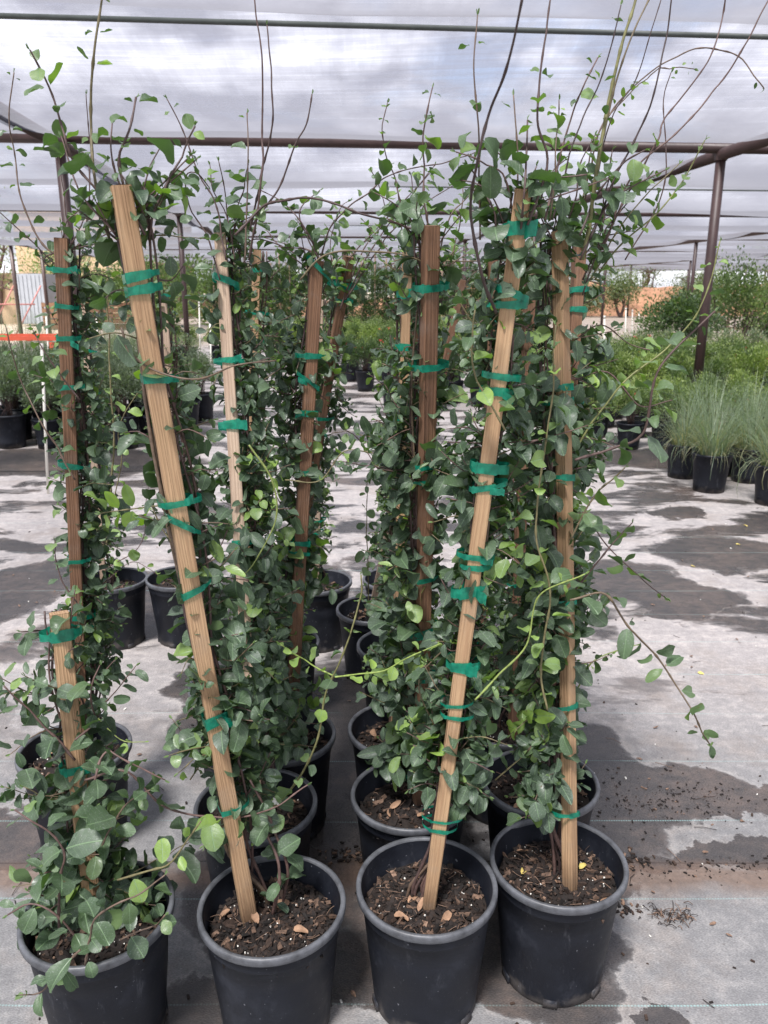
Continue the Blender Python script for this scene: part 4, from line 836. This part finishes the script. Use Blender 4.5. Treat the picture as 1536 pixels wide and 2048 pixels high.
for nm, px, D in (('b1', (553, 1601), 1.44),):      # small white flower
    p = at(*px, D); f = MB(); Lf = Leaves()
    for k in range(6): Lf.add(p, nrm([math.cos(k*1.05), -.5, math.sin(k*1.05)]), nrm([0, -1, .3]), .011, .006, .5, .2, .5)
    Lf.into(f); f.build('flower', M['petal_white'], VINES[nm]['root'])
for nm, n in (('a2', 4), ('a3', 6), ('a4', 3), ('b2', 5), ('c2', 7), ('e1', 6), ('b3', 2), ('c0', 3), ('b1', 2)):
    v = VINES[nm]; dead_leaves(v['root'], v['c'], v['zs'], n)
finish()
#BACKGROUND
# ------------------------------------------------------------------ background planting
ORD = ['first', 'second', 'third', 'fourth', 'fifth', 'sixth', 'seventh', 'eighth', 'ninth', 'tenth', 'eleventh', 'twelfth', 'thirteenth', 'fourteenth', 'fifteenth', 'sixteenth', 'seventeenth', 'eighteenth', 'nineteenth', 'twentieth']
def kites(mb, P, Dr, Ln, Wd, age):
    """small pointed leaves, two faces each, folded at the midrib"""
    n = len(P); Dr = Dr/(np.linalg.norm(Dr, axis=1)[:, None]+1e-9); u = rng.normal(size=(n, 3))*.7+UP
    s = np.cross(Dr, u); s /= np.linalg.norm(s, axis=1)[:, None]+1e-9; nr = np.cross(s, Dr)
    Ln = Ln[:, None]; Wd = Wd[:, None]
    V = np.stack([P, P+Dr*Ln*.5+s*Wd*.5+nr*Wd*.16, P+Dr*Ln-nr*Ln*.12, P+Dr*Ln*.5-s*Wd*.5+nr*Wd*.16], 1)
    o = np.arange(n)[:, None]*4
    UVs = np.tile(np.array([[.5, 0], [1, .5], [.5, 1], [0, .5]]), (n, 1))
    mb.add(V.reshape(-1, 3), None, np.concatenate([o+[0, 1, 2], o+[0, 2, 3]]), UVs, np.repeat(age, 4))
def puff(mb, c, rx, rz, n, L_, W_, a0, a1, ncl=14, fl=.35, up=.5):
    c = np.asarray(c, float); k = rng.normal(size=(ncl, 3)); k /= np.linalg.norm(k, axis=1)[:, None]; k[:, 2] = np.abs(k[:, 2])*1.1-.25
    cc = c+k*np.array([rx, rx, rz])*rng.uniform(.35, .85, (ncl, 1)); ca = rng.uniform(a0, a1, ncl)
    i = rng.integers(0, ncl, n); off = rng.normal(size=(n, 3)); off /= np.linalg.norm(off, axis=1)[:, None]; off *= (rng.random((n, 1))**.5)
    P = cc[i]+off*np.array([rx, rx, rz])*fl*rng.uniform(.7, 1.3, (ncl, 1))[i]
    D = (P-c)*.6/rx+off*.8+UP*up+rng.normal(size=(n, 3))*.4
    kites(mb, P, D, L_*rng.uniform(.6, 1.3, n), W_*rng.uniform(.7, 1.3, n), np.clip(ca[i]+rng.normal(size=n)*.1, 0, 1)); return cc
def bg_pot(par, sc=1.):
    b = MB(); R_ = RIM*sc; h = PH*sc
    b.lathe([(R_*.3, .01), (R_*.72, .008), (R_*.76, .002), (R_*.78, h*.2), (R_*.9, h*.8), (R_*.94, h*.82), (R_*.955, h*.94), (R_*1.0, h*.945), (R_, h), (R_*.93, h), (R_*.90, h*.84)], 28)
    b.build('pot', M['pot'], par); s = MB(); s.lathe([(R_*.9, h*.85), (.001, h*.87)], 20); s.build('potting_soil', M['soil'], par)
def make_shrub(kind, w, h, n, L_, W_, m, a0, a1, label, cat='shrub', flowers=0, sc=1.05, group=None):
    r = empty(kind, (0, 0, 0)); tag(r, label, cat, group); bg_pot(r, sc); z0 = PH*sc
    f = MB(); cc = puff(f, (0, 0, z0+h*.40), w, h*.62, n, L_, W_, a0, a1, 22)
    st = MB()
    for q in cc: st.tube(spline([[rng.normal()*.02, rng.normal()*.02, z0-.02], q*[.5, .5, 1]-[0, 0, h*.15], q], .06), .0035, 4, a=rng.uniform(0, .4))
    f.build('foliage', m, r); st.build('branches', M['stem'], r)
    if flowers:
        fm = MB(); 
        for _ in range(flowers):
            q = cc[rng.integers(len(cc))]+rng.normal(size=3)*.07+[0, 0, .06]
            kites(fm, np.repeat(q[None], 10, 0)+rng.normal(size=(10, 3))*.008, rng.normal(size=(10, 3)), np.full(10, .018), np.full(10, .012), np.full(10, .3))
        fm.build('flowers', M['petal_red'], r)
    return r
def make_grass(n=380, hgt=.60, m='grass_blue', spread=.72, name='potted_grass', dry=.38):
    r = empty(name, (0, 0, 0)); tag(r, 'x', 'ornamental grass'); bg_pot(r, 1.0); b = MB(); z0 = PH*.85
    for _ in range(n):
        a = rng.uniform(0, 6.28); rr = .09*math.sqrt(rng.random()); d = np.array([math.cos(a+rng.normal()*.5), math.sin(a+rng.normal()*.5), 0]); isdry = rng.random() < dry
        l = hgt*rng.uniform(.5, 1.15)*(.62 if isdry else 1); lean = abs(rng.normal())*spread+.08+(.35 if isdry else 0); k = 7; P = []
        p = np.array([rr*math.cos(a), rr*math.sin(a), z0]); an = lean*.35; 
        for i in range(k): P.append(p.copy()); p = p+(d*math.sin(an)+UP*math.cos(an))*l/(k-1); an += lean*rng.uniform(.22, .42)
        s = np.array([-d[1], d[0], 0]); V = []; q = []
        for i, p in enumerate(P): w_ = .0024*(1-.85*i/(k-1)); V += [p-s*w_, p+s*w_]
        for i in range(k-1): q.append([i*2, i*2+1, i*2+3, i*2+2])
        b.add(V, q, a=(rng.uniform(.8, 1) if isdry else rng.uniform(0, .5)))
    b.build('blades', M[m], r); return r
used = set()
def put(proto, loc, label, group, sc=1.):
    """the first placement moves the thing itself, the others are copies"""
    rz = rng.uniform(0, 6.28)
    if proto.name in used: return copy_tree(proto, loc, rz, sc, label, group)
    used.add(proto.name); proto.location = Vector(loc); proto.rotation_euler = (0, 0, rz); proto.scale = (sc,)*3; proto['label'] = label; proto['group'] = group; return proto

GREY = [make_shrub('potted_shrub', .235, .56, 2900, .030, .010, M['shrub_grey'], .05, .6, 'x') for _ in range(3)]
GREEN = [make_shrub('potted_shrub', .26, .50, 2500, .028, .013, M['shrub_green'], .05, .8, 'x', flowers=3 if k == 1 else 0) for k in range(3)]
LIME = [make_shrub('potted_shrub', .26, .46, 2600, .030, .013, M[mm], .1, .9, 'x') for mm in ('shrub_green', 'shrub_green', 'shrub_lime')]
DARK = [make_shrub('flowering_shrub', .26, .56, 2600, .036, .016, M['shrub_dark'], .1, .9, 'x', flowers=3) for k in range(2)]
GRASS = [make_grass() for _ in range(3)]
TALLG = [make_grass(260, 1.0, 'grass_blue', .28, 'potted_grass', .1) for _ in range(2)]
BLUE = [make_shrub('potted_shrub', .26, .34, 900, .05, .010, M['grass_blue'], .05, .6, 'x') for _ in range(1)]

def J(s=.03): return rng.normal()*s
# left block of grey feathery shrubs
for row in range(5):
    D = 7.5+row*.42; n = 7
    for k in range(n):
        x = -2.12-k*.36-(row % 2)*.15+J(.015)
        put(GREY[(row+k) % 3], (x, D+J(.02), 0), f'grey feathery shrub in black pot, {ORD[k]} from the right in {ORD[row]} row of left block', 'grey shrubs in the left block', rng.uniform(.93, 1.12))
# taller grasses behind the orange bench
for k in range(9):
    put(TALLG[k % 2], (-7.0+k*.36+J(), 13.2+J(.1), 0), f'tall grey green grass behind the orange bench, {ORD[k]} from the left', 'tall grasses behind the orange bench', rng.uniform(.9, 1.05))
for k in range(4):
    put(BLUE[0], (-5.2+k*.45, 15.6+J(), 0), f'spiky blue green plant beside the light paving, {ORD[k]} from the left', 'spiky plants by the light paving')
# middle: pots of yellow green shrubs and dark flowering shrubs
for k in range(6):
    put(LIME[k % 3], (-4.5+k*.42+J(), 17.2+J(.1), 0), f'yellow green shrub in black pot near the sago palm, {ORD[k]} from the left', 'yellow green shrubs near the sago palm')
for row in range(4):
    for k in range(9):
        put((LIME+GREEN)[(k*2+row) % 6], (-2.0+k*.45+J(), 15.0+row*1.3+J(.1), 0), f'yellow green shrub, {ORD[k]} from left in {ORD[row]} row before the far climbing vines', 'yellow green shrubs before the vine rows', 1.15)
mid = [(731, 11.9), (787, 10.2), (800, 12.3), (850, 11.4), (858, 10.1), (905, 10.6), (700, 13.2), (770, 13.4), (905, 12.2), (960, 11.5), (960, 10.3), (1010, 10.8), (1020, 12.2), (840, 13.2)]
wh = ['with its pot in full view, left one of two at the aisle', 'with its pot in full view, right one of two at the aisle', 'behind the right aisle pot', 'second behind the brown stake', 'beside the right aisle pot', 'between the two tallest front stakes', 'farthest left by the aisle', 'behind the left aisle pot', 'deep behind the dark brown stake', 'behind the right leaning stake', 'low behind the right leaning stake', 'right of the right leaning stake', 'farthest right behind the front stakes', 'at the back behind the thin stake']
for k, ((px, D), w_) in enumerate(zip(mid, wh)):
    x = (px-768)/F*(D*cP+H*sP*.9); put(DARK[k % 2], (x, D, 0), f'dark green shrub {w_}', 'dark flowering shrubs by the aisle', rng.uniform(.95, 1.1))
# right block
for row in range(9):
    D = 7.45+row*.62; n = 12
    for k in range(n):
        x = (1186-768)/F*(7.45*cP+.36)+k*.34*(1+row*.05)+(row % 2)*.17+row*.05+J(.02)
        if row == 0 and k > 6: continue
        pr = (LIME[k % 3] if row in (1, 2, 3) else (GREEN[(k+row) % 3] if row in (0, 4, 5) or k % 3 else DARK[k % 2])) if row < 7 else (GREEN+LIME)[(k*3+row) % 6]
        put(pr, (x, D, 0), f'green shrub in black pot, {ORD[k]} from left in {ORD[row]} row of the right block', 'green shrubs in the right block', rng.uniform(.92, 1.12)*(.78 if row < 3 else 1))
for k, (px, D, w_) in enumerate(((1366, 6.25, 'half hidden at the left end'), (1421, 5.80, 'with its pot in full view'), (1456, 6.35, 'behind the one in full view'), (1496, 6.1, 'second from the right edge'), (1548, 5.42, 'cut by the right picture edge'), (1560, 6.1, 'behind the one cut by the picture edge'), (1405, 6.75, 'at the back left'), (1500, 6.7, 'at the back right'))):
    x = (px-768)/F*(D*cP+H*sP*.9); put(GRASS[k % 3], (x, D, 0), f'arching blue green grass in black pot, {w_}', 'arching grasses in black pots', rng.uniform(.96, 1.04))
for k in range(8):
    put(BLUE[0], (4.3+k*.5+J(), 13.6+J(.3), 0), f'spiky blue green plant left of the big round bush, {ORD[k]} from left', 'spiky plants by the big round bush', 1.3)

def bush(name, label, x, y, rx, h, n, m, a0, a1, L_=.07, cat='bush', group=None):
    r = empty(name, (x, y, 0)); tag(r, label, cat, group); f = MB(); cc = puff(f, (x, y, h*.45), rx, h*.62, n, L_, L_*.5, a0, a1, 34, .33); f.build('foliage', M[m], r)
    s = MB()
    for q in cc[:16]: s.tube(spline([[x+J(.1), y+J(.1), 0], (q+[x, y, 0])/2*[1, 1, .6], q], .2), .012, 5, a=.2)
    s.build('branches', M['stem'], r); return r
bush('round_bush', 'big dark round bush left of the right hand steel post', 5.6, 15.2, 1.0, 1.45, 5200, 'shrub_dark', .2, 1.)
bush('round_bush', 'tall leafy bush rising behind the right hand steel post', 7.0, 16.2, 1.0, 2.1, 5200, 'shrub_green', 0, .6)
bush('round_bush', 'small dark bush at the right picture edge under the posts', 8.2, 17.0, .8, 1.15, 3200, 'shrub_dark', .2, .9)
bush('clipped_hedge', 'dark green hedge clump behind the sago palm', -9.0, 33, 3.2, 3.0, 6500, 'shrub_dark', .5, 1., .16, 'hedge')
bush('clipped_hedge', 'dark green hedge clump at the left end of the vine rows', -5.2, 30, 2.4, 2.7, 5500, 'shrub_dark', .4, 1., .15, 'hedge')

# sago palm
r = empty('sago_palm', (-6.4, 24, 0)); tag(r, 'bright green sago palm with stiff arching fronds in front of the hedge', 'palm'); f = MB()
for k in range(44):
    a = k*2.4; el = rng.uniform(.25, 1.15); d = np.array([math.cos(a), math.sin(a), 0]); P = []; p = np.array([-6.4, 24, .8]); an = el
    for i in range(12): P.append(p.copy()); p = p+(d*math.cos(an)+UP*math.sin(an))*.115; an -= .13
    P = np.array(P); f.tube(P, .008, 4, a=.6); s = np.array([-d[1], d[0], 0]); base = np.repeat(P[2:], 4, 0)+rng.normal(size=(40, 3))*.01
    sg = np.tile([1, -1, 1, -1], 10)[:, None]; kites(f, base, s*sg+d*.5+UP*.2, np.full(40, .22), np.full(40, .03), np.full(40, .55))
f.build('fronds', M['shrub_green'], r); t = MB(); t.lathe([(.2, 0), (.22, .4), (.18, .8), (.05, .9)], 14, (-6.4, 24, 0)); t.build('trunk', M['stem'], r)

# far rows of climbing vines on stakes
def far_vine():
    r = empty('staked_vine', (0, 0, 0)); tag(r, 'x', 'climbing vine'); f = MB(); bg_pot(r, 1.1)
    for z in np.arange(.45, 2.15, .17): puff(f, (J(.04), J(.04), z), .23, .17, 170, .07, .034, .05, .9, 6, .55)
    f.build('foliage', M[rng.choice(['shrub_green', 'shrub_dark'])], r); s = MB(); s.box((0, -.02, 1.2), (.04, .03, 2.35+J(.1))); s.build('stake', M['wood_pale'], r, smooth=False); return r
FV = [far_vine() for _ in range(3)]
for row in range(2):
    for k in range(26):
        put(FV[(k+row) % 3], (-5.1+k*.40+J(.05), 24.5+row*1.6+J(.1), 0), f'tall climbing vine on pale stake, {ORD[k] if k < 20 else ORD[k-20]+chr(32)+"beyond twentieth"} from left in {["nearer", "farther"][row]} far row', 'climbing vines in the far rows', rng.uniform(.92, 1.08))

# trees
def tree(label, x, y, h, rx, n, m='tree_leaf', a0=.1, a1=.9, group='trees beyond the nursery beds', th=.35):
    r = empty('tree', (x, y, 0)); tag(r, label, 'tree', group); f = MB(); t = MB(); tips = []
    def limb(p, d, l, rad, lv):
        q = [p]; 
        for i in range(4): d = nrm(d+rv(.16)+UP*.05); q.append(q[-1]+d*l/4)
        t.tube(spline(q, l/8), np.linspace(rad, rad*.55, len(spline(q, l/8))), 6, a=.35)
        if lv == 0: tips.append(q[-1]); return
        for _ in range(3 if lv > 1 else 4): limb(q[rng.integers(3, 5)], nrm(d+rv(.55)), l*.68, rad*.55, lv-1)
    nst = rng.integers(1, 4)
    for _ in range(nst): limb(np.array([x+J(.1), y, 0.]), nrm(np.array([J(.3), J(.3), 1])), h*th, .09*h/4, 2)
    tips = np.array(tips); k = rng.integers(0, len(tips), n); off = rng.normal(size=(n, 3))*np.array([rx*.24, rx*.24, h*.10]); ca = rng.uniform(a0, a1, len(tips))
    kites(f, tips[k]+off, rng.normal(size=(n, 3))+UP*.2, .16*rng.uniform(.6, 1.3, n), .055*rng.uniform(.7, 1.3, n), np.clip(ca[k]+rng.normal(size=n)*.1, 0, 1))
    f.build('crown', M[m], r); t.build('trunk', M['stem'], r); return r
TR = [tree('x', 0, 0, hh, 2.0, 2300) for hh in (4.2, 4.8, 5.4)]; TL = [tree('x', 0, 0, hh, 2.1, 2600, th=.20) for hh in (3.4, 3.8, 3.1)]
spots = [(-31, 55, 'pale green tree under the open sky at far left'), (-25, 52, 'thin tree just right of the two open sky posts'), (-17, 36, 'yellow green tree before the tan building'), (-14.2, 38, 'yellow green tree at the right corner of the tan building'),
         (2, 58, 'tree seen just above the far vine rows'), (7, 60, 'tree behind the gap left of the front right vine')]
spots += [(11+k*3.1+J(.5), 56+J(2), f'olive green tree behind the orange earth bank, {ORD[k]} from the left') for k in range(12)]
spots += [(-9+k*3.4, 64+J(2), f'dim tree far beyond the hedge, {ORD[k]} from the left') for k in range(6)]
spots += [(4+k*2.4+J(.5), 44.6+J(.8), f'pale multi stemmed tree in front of the orange bank, {ORD[k]} from the left') for k in range(14)]
for k, (x, y, lb) in enumerate(spots): put((TL if 40 < y < 50 or k < 2 else TR)[k % 3], (x, y, 0), lb, 'trees beyond the nursery beds', rng.uniform(.85, 1.2))

# orange earth bank
b = MB(); nx, ny = 60, 8; V = []
for i in range(nx+1):
    for j in range(ny+1):
        x = -24+i*76/nx; y = 47+j; V.append([x, y, -.05+1.75*math.sin(math.pi*j/ny)*(1+.10*math.sin(i*.7)+.08*rng.normal())*(1 if x > 2 else .5)])
i, j = np.meshgrid(np.arange(nx), np.arange(ny), indexing='ij'); k = ny+1
b.add(V, np.stack([i*k+j, (i+1)*k+j, (i+1)*k+j+1, i*k+j+1], -1).reshape(-1, 4))
M['earth'] = simple('red_earth', (.38, .20, .115), .95, .3, 1.5, bump=.4, bscale=6); tag(b.build('earth_bank', M['earth']), kind='structure')

# buildings at left
M['stucco'] = simple('tan_stucco', (.42, .31, .21), .9, .08, 3); M['metal_sheet'] = simple('grey_sheet', (.27, .29, .33), .45, .12, 4); M['dark'] = simple('dark_glass', (.03, .03, .035), .3, .1, 5)
def building(label, x0, x1, y, dep, h, m, door=True):
    r = empty('building', ((x0+x1)/2, y, 0)); tag(r, label, 'building'); w_ = MB(); w_.box(((x0+x1)/2, y+dep/2, h/2), (x1-x0, dep, h)); w_.build('wall', M[m], r, smooth=False)
    p = MB(); p.box(((x0+x1)/2, y+dep/2, h+.1), (x1-x0+.2, dep+.2, .25)); p.build('parapet', M[m], r, smooth=False)
    if door:
        d = MB(); d.box((x0+(x1-x0)*.55, y-.02, 1.05), (1., .06, 2.1)); d.build('door', M['dark'], r, smooth=False)
        d = MB(); d.box((x0+(x1-x0)*.8, y-.02, 1.5), (1.4, .06, .9)); d.build('window', M['dark'], r, smooth=False)
building('plain tan stucco building beyond the left block', -18.6, -11.5, 42, 8, 5.2, 'stucco')
building('low tan building under the open sky at far left', -24, -15.6, 36, 5, 1.95, 'stucco', False)
r = empty('storage_container', (-14.6, 34, 0)); tag(r, 'pale grey metal container standing before the tan building', 'container'); c = MB(); c.box((-14.6, 35, 1.1), (1.3, 2.4, 2.0)); c.build('body', M['metal_sheet'], r, smooth=False)
for k in range(7):
    pass
c = MB(); 
for k in range(8): c.box((-15.2+k*.17, 33.79, 1.1), (.06, .04, 1.9))
c.build('door', M['metal_sheet'], r, smooth=False)
for k in range(3):
    r = empty('wooden_crate', (-12.3+k*1.15, 31, 0)); tag(r, f'brown slatted crate standing far behind the left leaning stake, {ORD[k]} from left', 'crate', 'crates on the far paving'); c = MB()
    for q in range(5): c.box((-12.3+k*1.15, 30.5, .12+q*.2), (1.0, .03, .15)); c.box((-12.3+k*1.15, 31.5, .12+q*.2), (1.0, .03, .15)); c.box((-12.8+k*1.15+.02, 31, .12+q*.2), (.03, 1.0, .15)); c.box((-11.8+k*1.15-.02, 31, .12+q*.2), (.03, 1.0, .15))
    c.build('slats', M['wood_brown'], r, smooth=False); c = MB()
    for dx in (-.47, .47): c.box((-12.3+k*1.15+dx, 30.53, .5), (.07, .03, 1.02))
    c.build('corner_boards', M['wood_brown'], r, smooth=False)
# orange bench
M['orange'] = simple('orange_paint', (.55, .09, .04), .5, .12, 8)
r = empty('orange_bench', (-6.3, 11.6, 0)); tag(r, 'long bright orange steel bench behind the grey shrubs', 'bench'); c = MB(); c.box((-6.3, 11.45, .80), (3.3, .05, .06)); c.box((-6.3, 12.05, .80), (3.3, .05, .06)); c.build('rail', M['orange'], r, smooth=False)
c = MB(); 
for k in range(12): c.box((-7.85+k*.28, 11.75, .775), (.05, .55, .03))
c.build('crossbars', M['orange'], r, smooth=False)
for x in (-7.8, -6.2, -4.72):
    for y in (11.45, 12.05): c = MB(); c.box((x, y, .372), (.06, .06, .745)); c.build('leg', M['orange'], r, smooth=False)
# red pipe frames by the low building
M['redpipe'] = simple('red_pipe', (.33, .12, .11), .6, .2, 6)
r = empty('pipe_trellis', (-13.6, 27, 0)); tag(r, 'leaning red pipe trestle at the far left edge beneath the open sky', 'trestle')
for k in range(4): c = MB(); x = -15+k*.9; c.tube([[x, 27, 0], [x+.9, 27.3, 1.6]], .022, 6); c.build('pipe', M['redpipe'], r)
c = MB(); c.tube([[-15, 27.15, 1.0], [-11.6, 27.15, 1.0]], .022, 6); c.build('rail', M['redpipe'], r)

# white pvc poles
M['pvc'] = simple('white_pvc', (.75, .72, .64), .5, .08, 12)
def pvc(label, top, bot, D, rad=.012):
    a = at(*bot, D); b_ = at(*top, D); a[2] = 0; r = empty('pvc_pole', a); tag(r, label, 'pole', 'white plastic poles'); c = MB(); c.tube([a, (a+b_)/2, b_], rad, 10); c.build('pipe', M['pvc'], r); c = MB(); ax = nrm(b_-a); c.tube([b_-ax*.035, b_+ax*.004], rad*1.28, 10); c.build('cap', M['pvc'], r)
pvc('white plastic pole in front of the left grey shrubs', (83, 688), (96, 985), 5.7, .0095)
pvc('thin white pole standing on the fabric left of the pale stake', (420, 641), (422, 772), 10.8, .011)
pvc('thin white pole behind the orange bench', (92, 627), (93, 700), 12.7, .013)
pvc('short white pole right of the dark brown left stake', (193, 625), (193, 720), 12.6, .012)
pvc('white pole by the sago palm', (398, 604), (399, 700), 15.5, .012)
pvc('tilted white pole just left of the right hand steel post', (1388, 690), (1366, 790), 10.6, .014)
pvc('thin white pole behind the green shoots right of the front right vine', (1209, 632), (1209, 760), 12.0, .012)
for k in range(3): pvc(f'short white pole left of the big round bush, {ORD[k]} from the left', (1252+k*13, 616+k*4), (1252+k*13, 690), 17+k*.5, .012)
r = empty('rack', (9.7, 21, 0)); tag(r, 'pale wooden rack with uprights at the right picture edge', 'rack')
for k in range(7): c = MB(); c.box((8.9+k*.42, 21, .55), (.06, .06, 1.1)); c.build('upright', M['wood_pale'], r, smooth=False)
c = MB(); c.box((10.2, 20.96, 1.12), (3.0, .05, .08)); c.box((10.2, 20.94, .5), (3.0, .03, .08)); c.build('rail', M['wood_pale'], r, smooth=False)

# litter on the fabric
lt = MB(); Lf = Leaves()
for _ in range(520):
    y = rng.uniform(1.15, 5.5); x = rng.uniform(-.55, .55)*y*1.1
    if rng.random() < .6:
        s = rng.uniform(.002, .006); lt.box((x, y, s*.3+.001), (s*2, s, s*.5), np.array(Quaternion((0, 0, 1), rng.uniform(0, 6)).to_matrix()), a=rng.choice([.1, .5, .8, 1.]))
    elif rng.random() < .45:
        a = rng.uniform(0, 6.28); l = rng.uniform(.015, .07); d = np.array([math.cos(a), math.sin(a), 0]); p = np.array([x, y, .003]); lt.tube([p, p+d*l*.5+[J(.004), J(.004), .003], p+d*l], .0009, 4, a=rng.uniform(.3, .93))
    else: Lf.add(np.array([x, y, .004]), nrm([J(1), J(1), .05]), nrm([J(.2), J(.2), 1]), rng.uniform(.01, .022), rng.uniform(.005, .011), rng.uniform(-.6, .6), .3, .92)
for cx, cy in ((.555, 1.60), (.64, 1.77), (.36, 1.80), (-.10, 1.79)):
    for _ in range(60): s = rng.uniform(.002, .007); lt.box((cx+J(.04), cy+J(.018), s*.4+.001), (s*2.2, s, s*.6), np.array(Quaternion((0, 0, 1), rng.uniform(0, 6)).to_matrix()), a=rng.choice([.0, .3, .6, .8, .93]))
for _ in range(620):           # crumbs of bark and silt in the damp hollow and along the overlap
    if rng.random() < .62:
        q = gz(rng.normal(1270, 70)+rng.choice([0, 130]), rng.normal(1600, 28)); x, y = q[0], q[1]
    else: x, y = rng.uniform(.36, 1.15), 1.742+J(.022)-.01*math.sin(x*7)
    s = .0009+.0035*rng.random()**2.5; lt.box((x, y, s*.3+.0008), (s*2.4, s, s*.6), np.array(Quaternion((0, 0, 1), rng.uniform(0, 6)).to_matrix()), a=rng.choice([.0, .2, .45, .7, .93], p=[.3, .3, .2, .14, .06]))
p0 = gz(1345, 1832)            # small heap of dried moss and roots
for _ in range(70):
    q = p0+np.array([J(.028), J(.018), .002]); a = rng.uniform(0, 6.28); d = np.array([math.cos(a), math.sin(a), .2])*rng.uniform(.008, .03); lt.tube(spline([q, q+d*.5+[0, 0, .006], q+d], .006), .0009, 4, a=rng.choice([.2, .6, .85, .93]))
Lf.into(lt); tag(lt.build('leaf_litter', M['soil'], smooth=False), kind='stuff')
M['yellow_leaf'] = simple('yellow_leaf', (.58, .46, .13), .7, .2, 60)
for nm, px in (('a4', [(1043, 1748), (1159, 1738)]),):
    for q in px:
        v = VINES[nm]; p = gz(*q, v['zs']+.02); l = Leaves(); l.add(p, nrm([.6+J(.5), .5+J(.5), .25]), nrm([J(.5), -.6, 1]), .027, .015, 1.2, .55, .5); m = MB(); l.into(m); m.build('fallen_leaf', M['yellow_leaf'], v['root'])
yl = [(1385, 1131, 'right of the drooping shoot'), (1475, 1088, 'near the right edge'), (1400, 1345, 'beside the long drooping shoot'), (1490, 1050, 'before the arching grasses'), (1165, 1680, 'beside the front right pots')]
for x_, y_, w_ in yl:
    p = gz(x_, y_, .004); l = Leaves(); l.add(p-np.array([.01, 0, 0]), nrm([1, J(.5), .1]), nrm([J(.2), J(.2), 1]), .026, .015, .6, .4, .5); m = MB(); l.into(m)
    o = m.build('fallen_leaf', M['yellow_leaf'], None, p); tag(o, f'small yellow fallen leaf on the grey fabric {w_}', 'leaf', 'yellow leaves on the fabric')
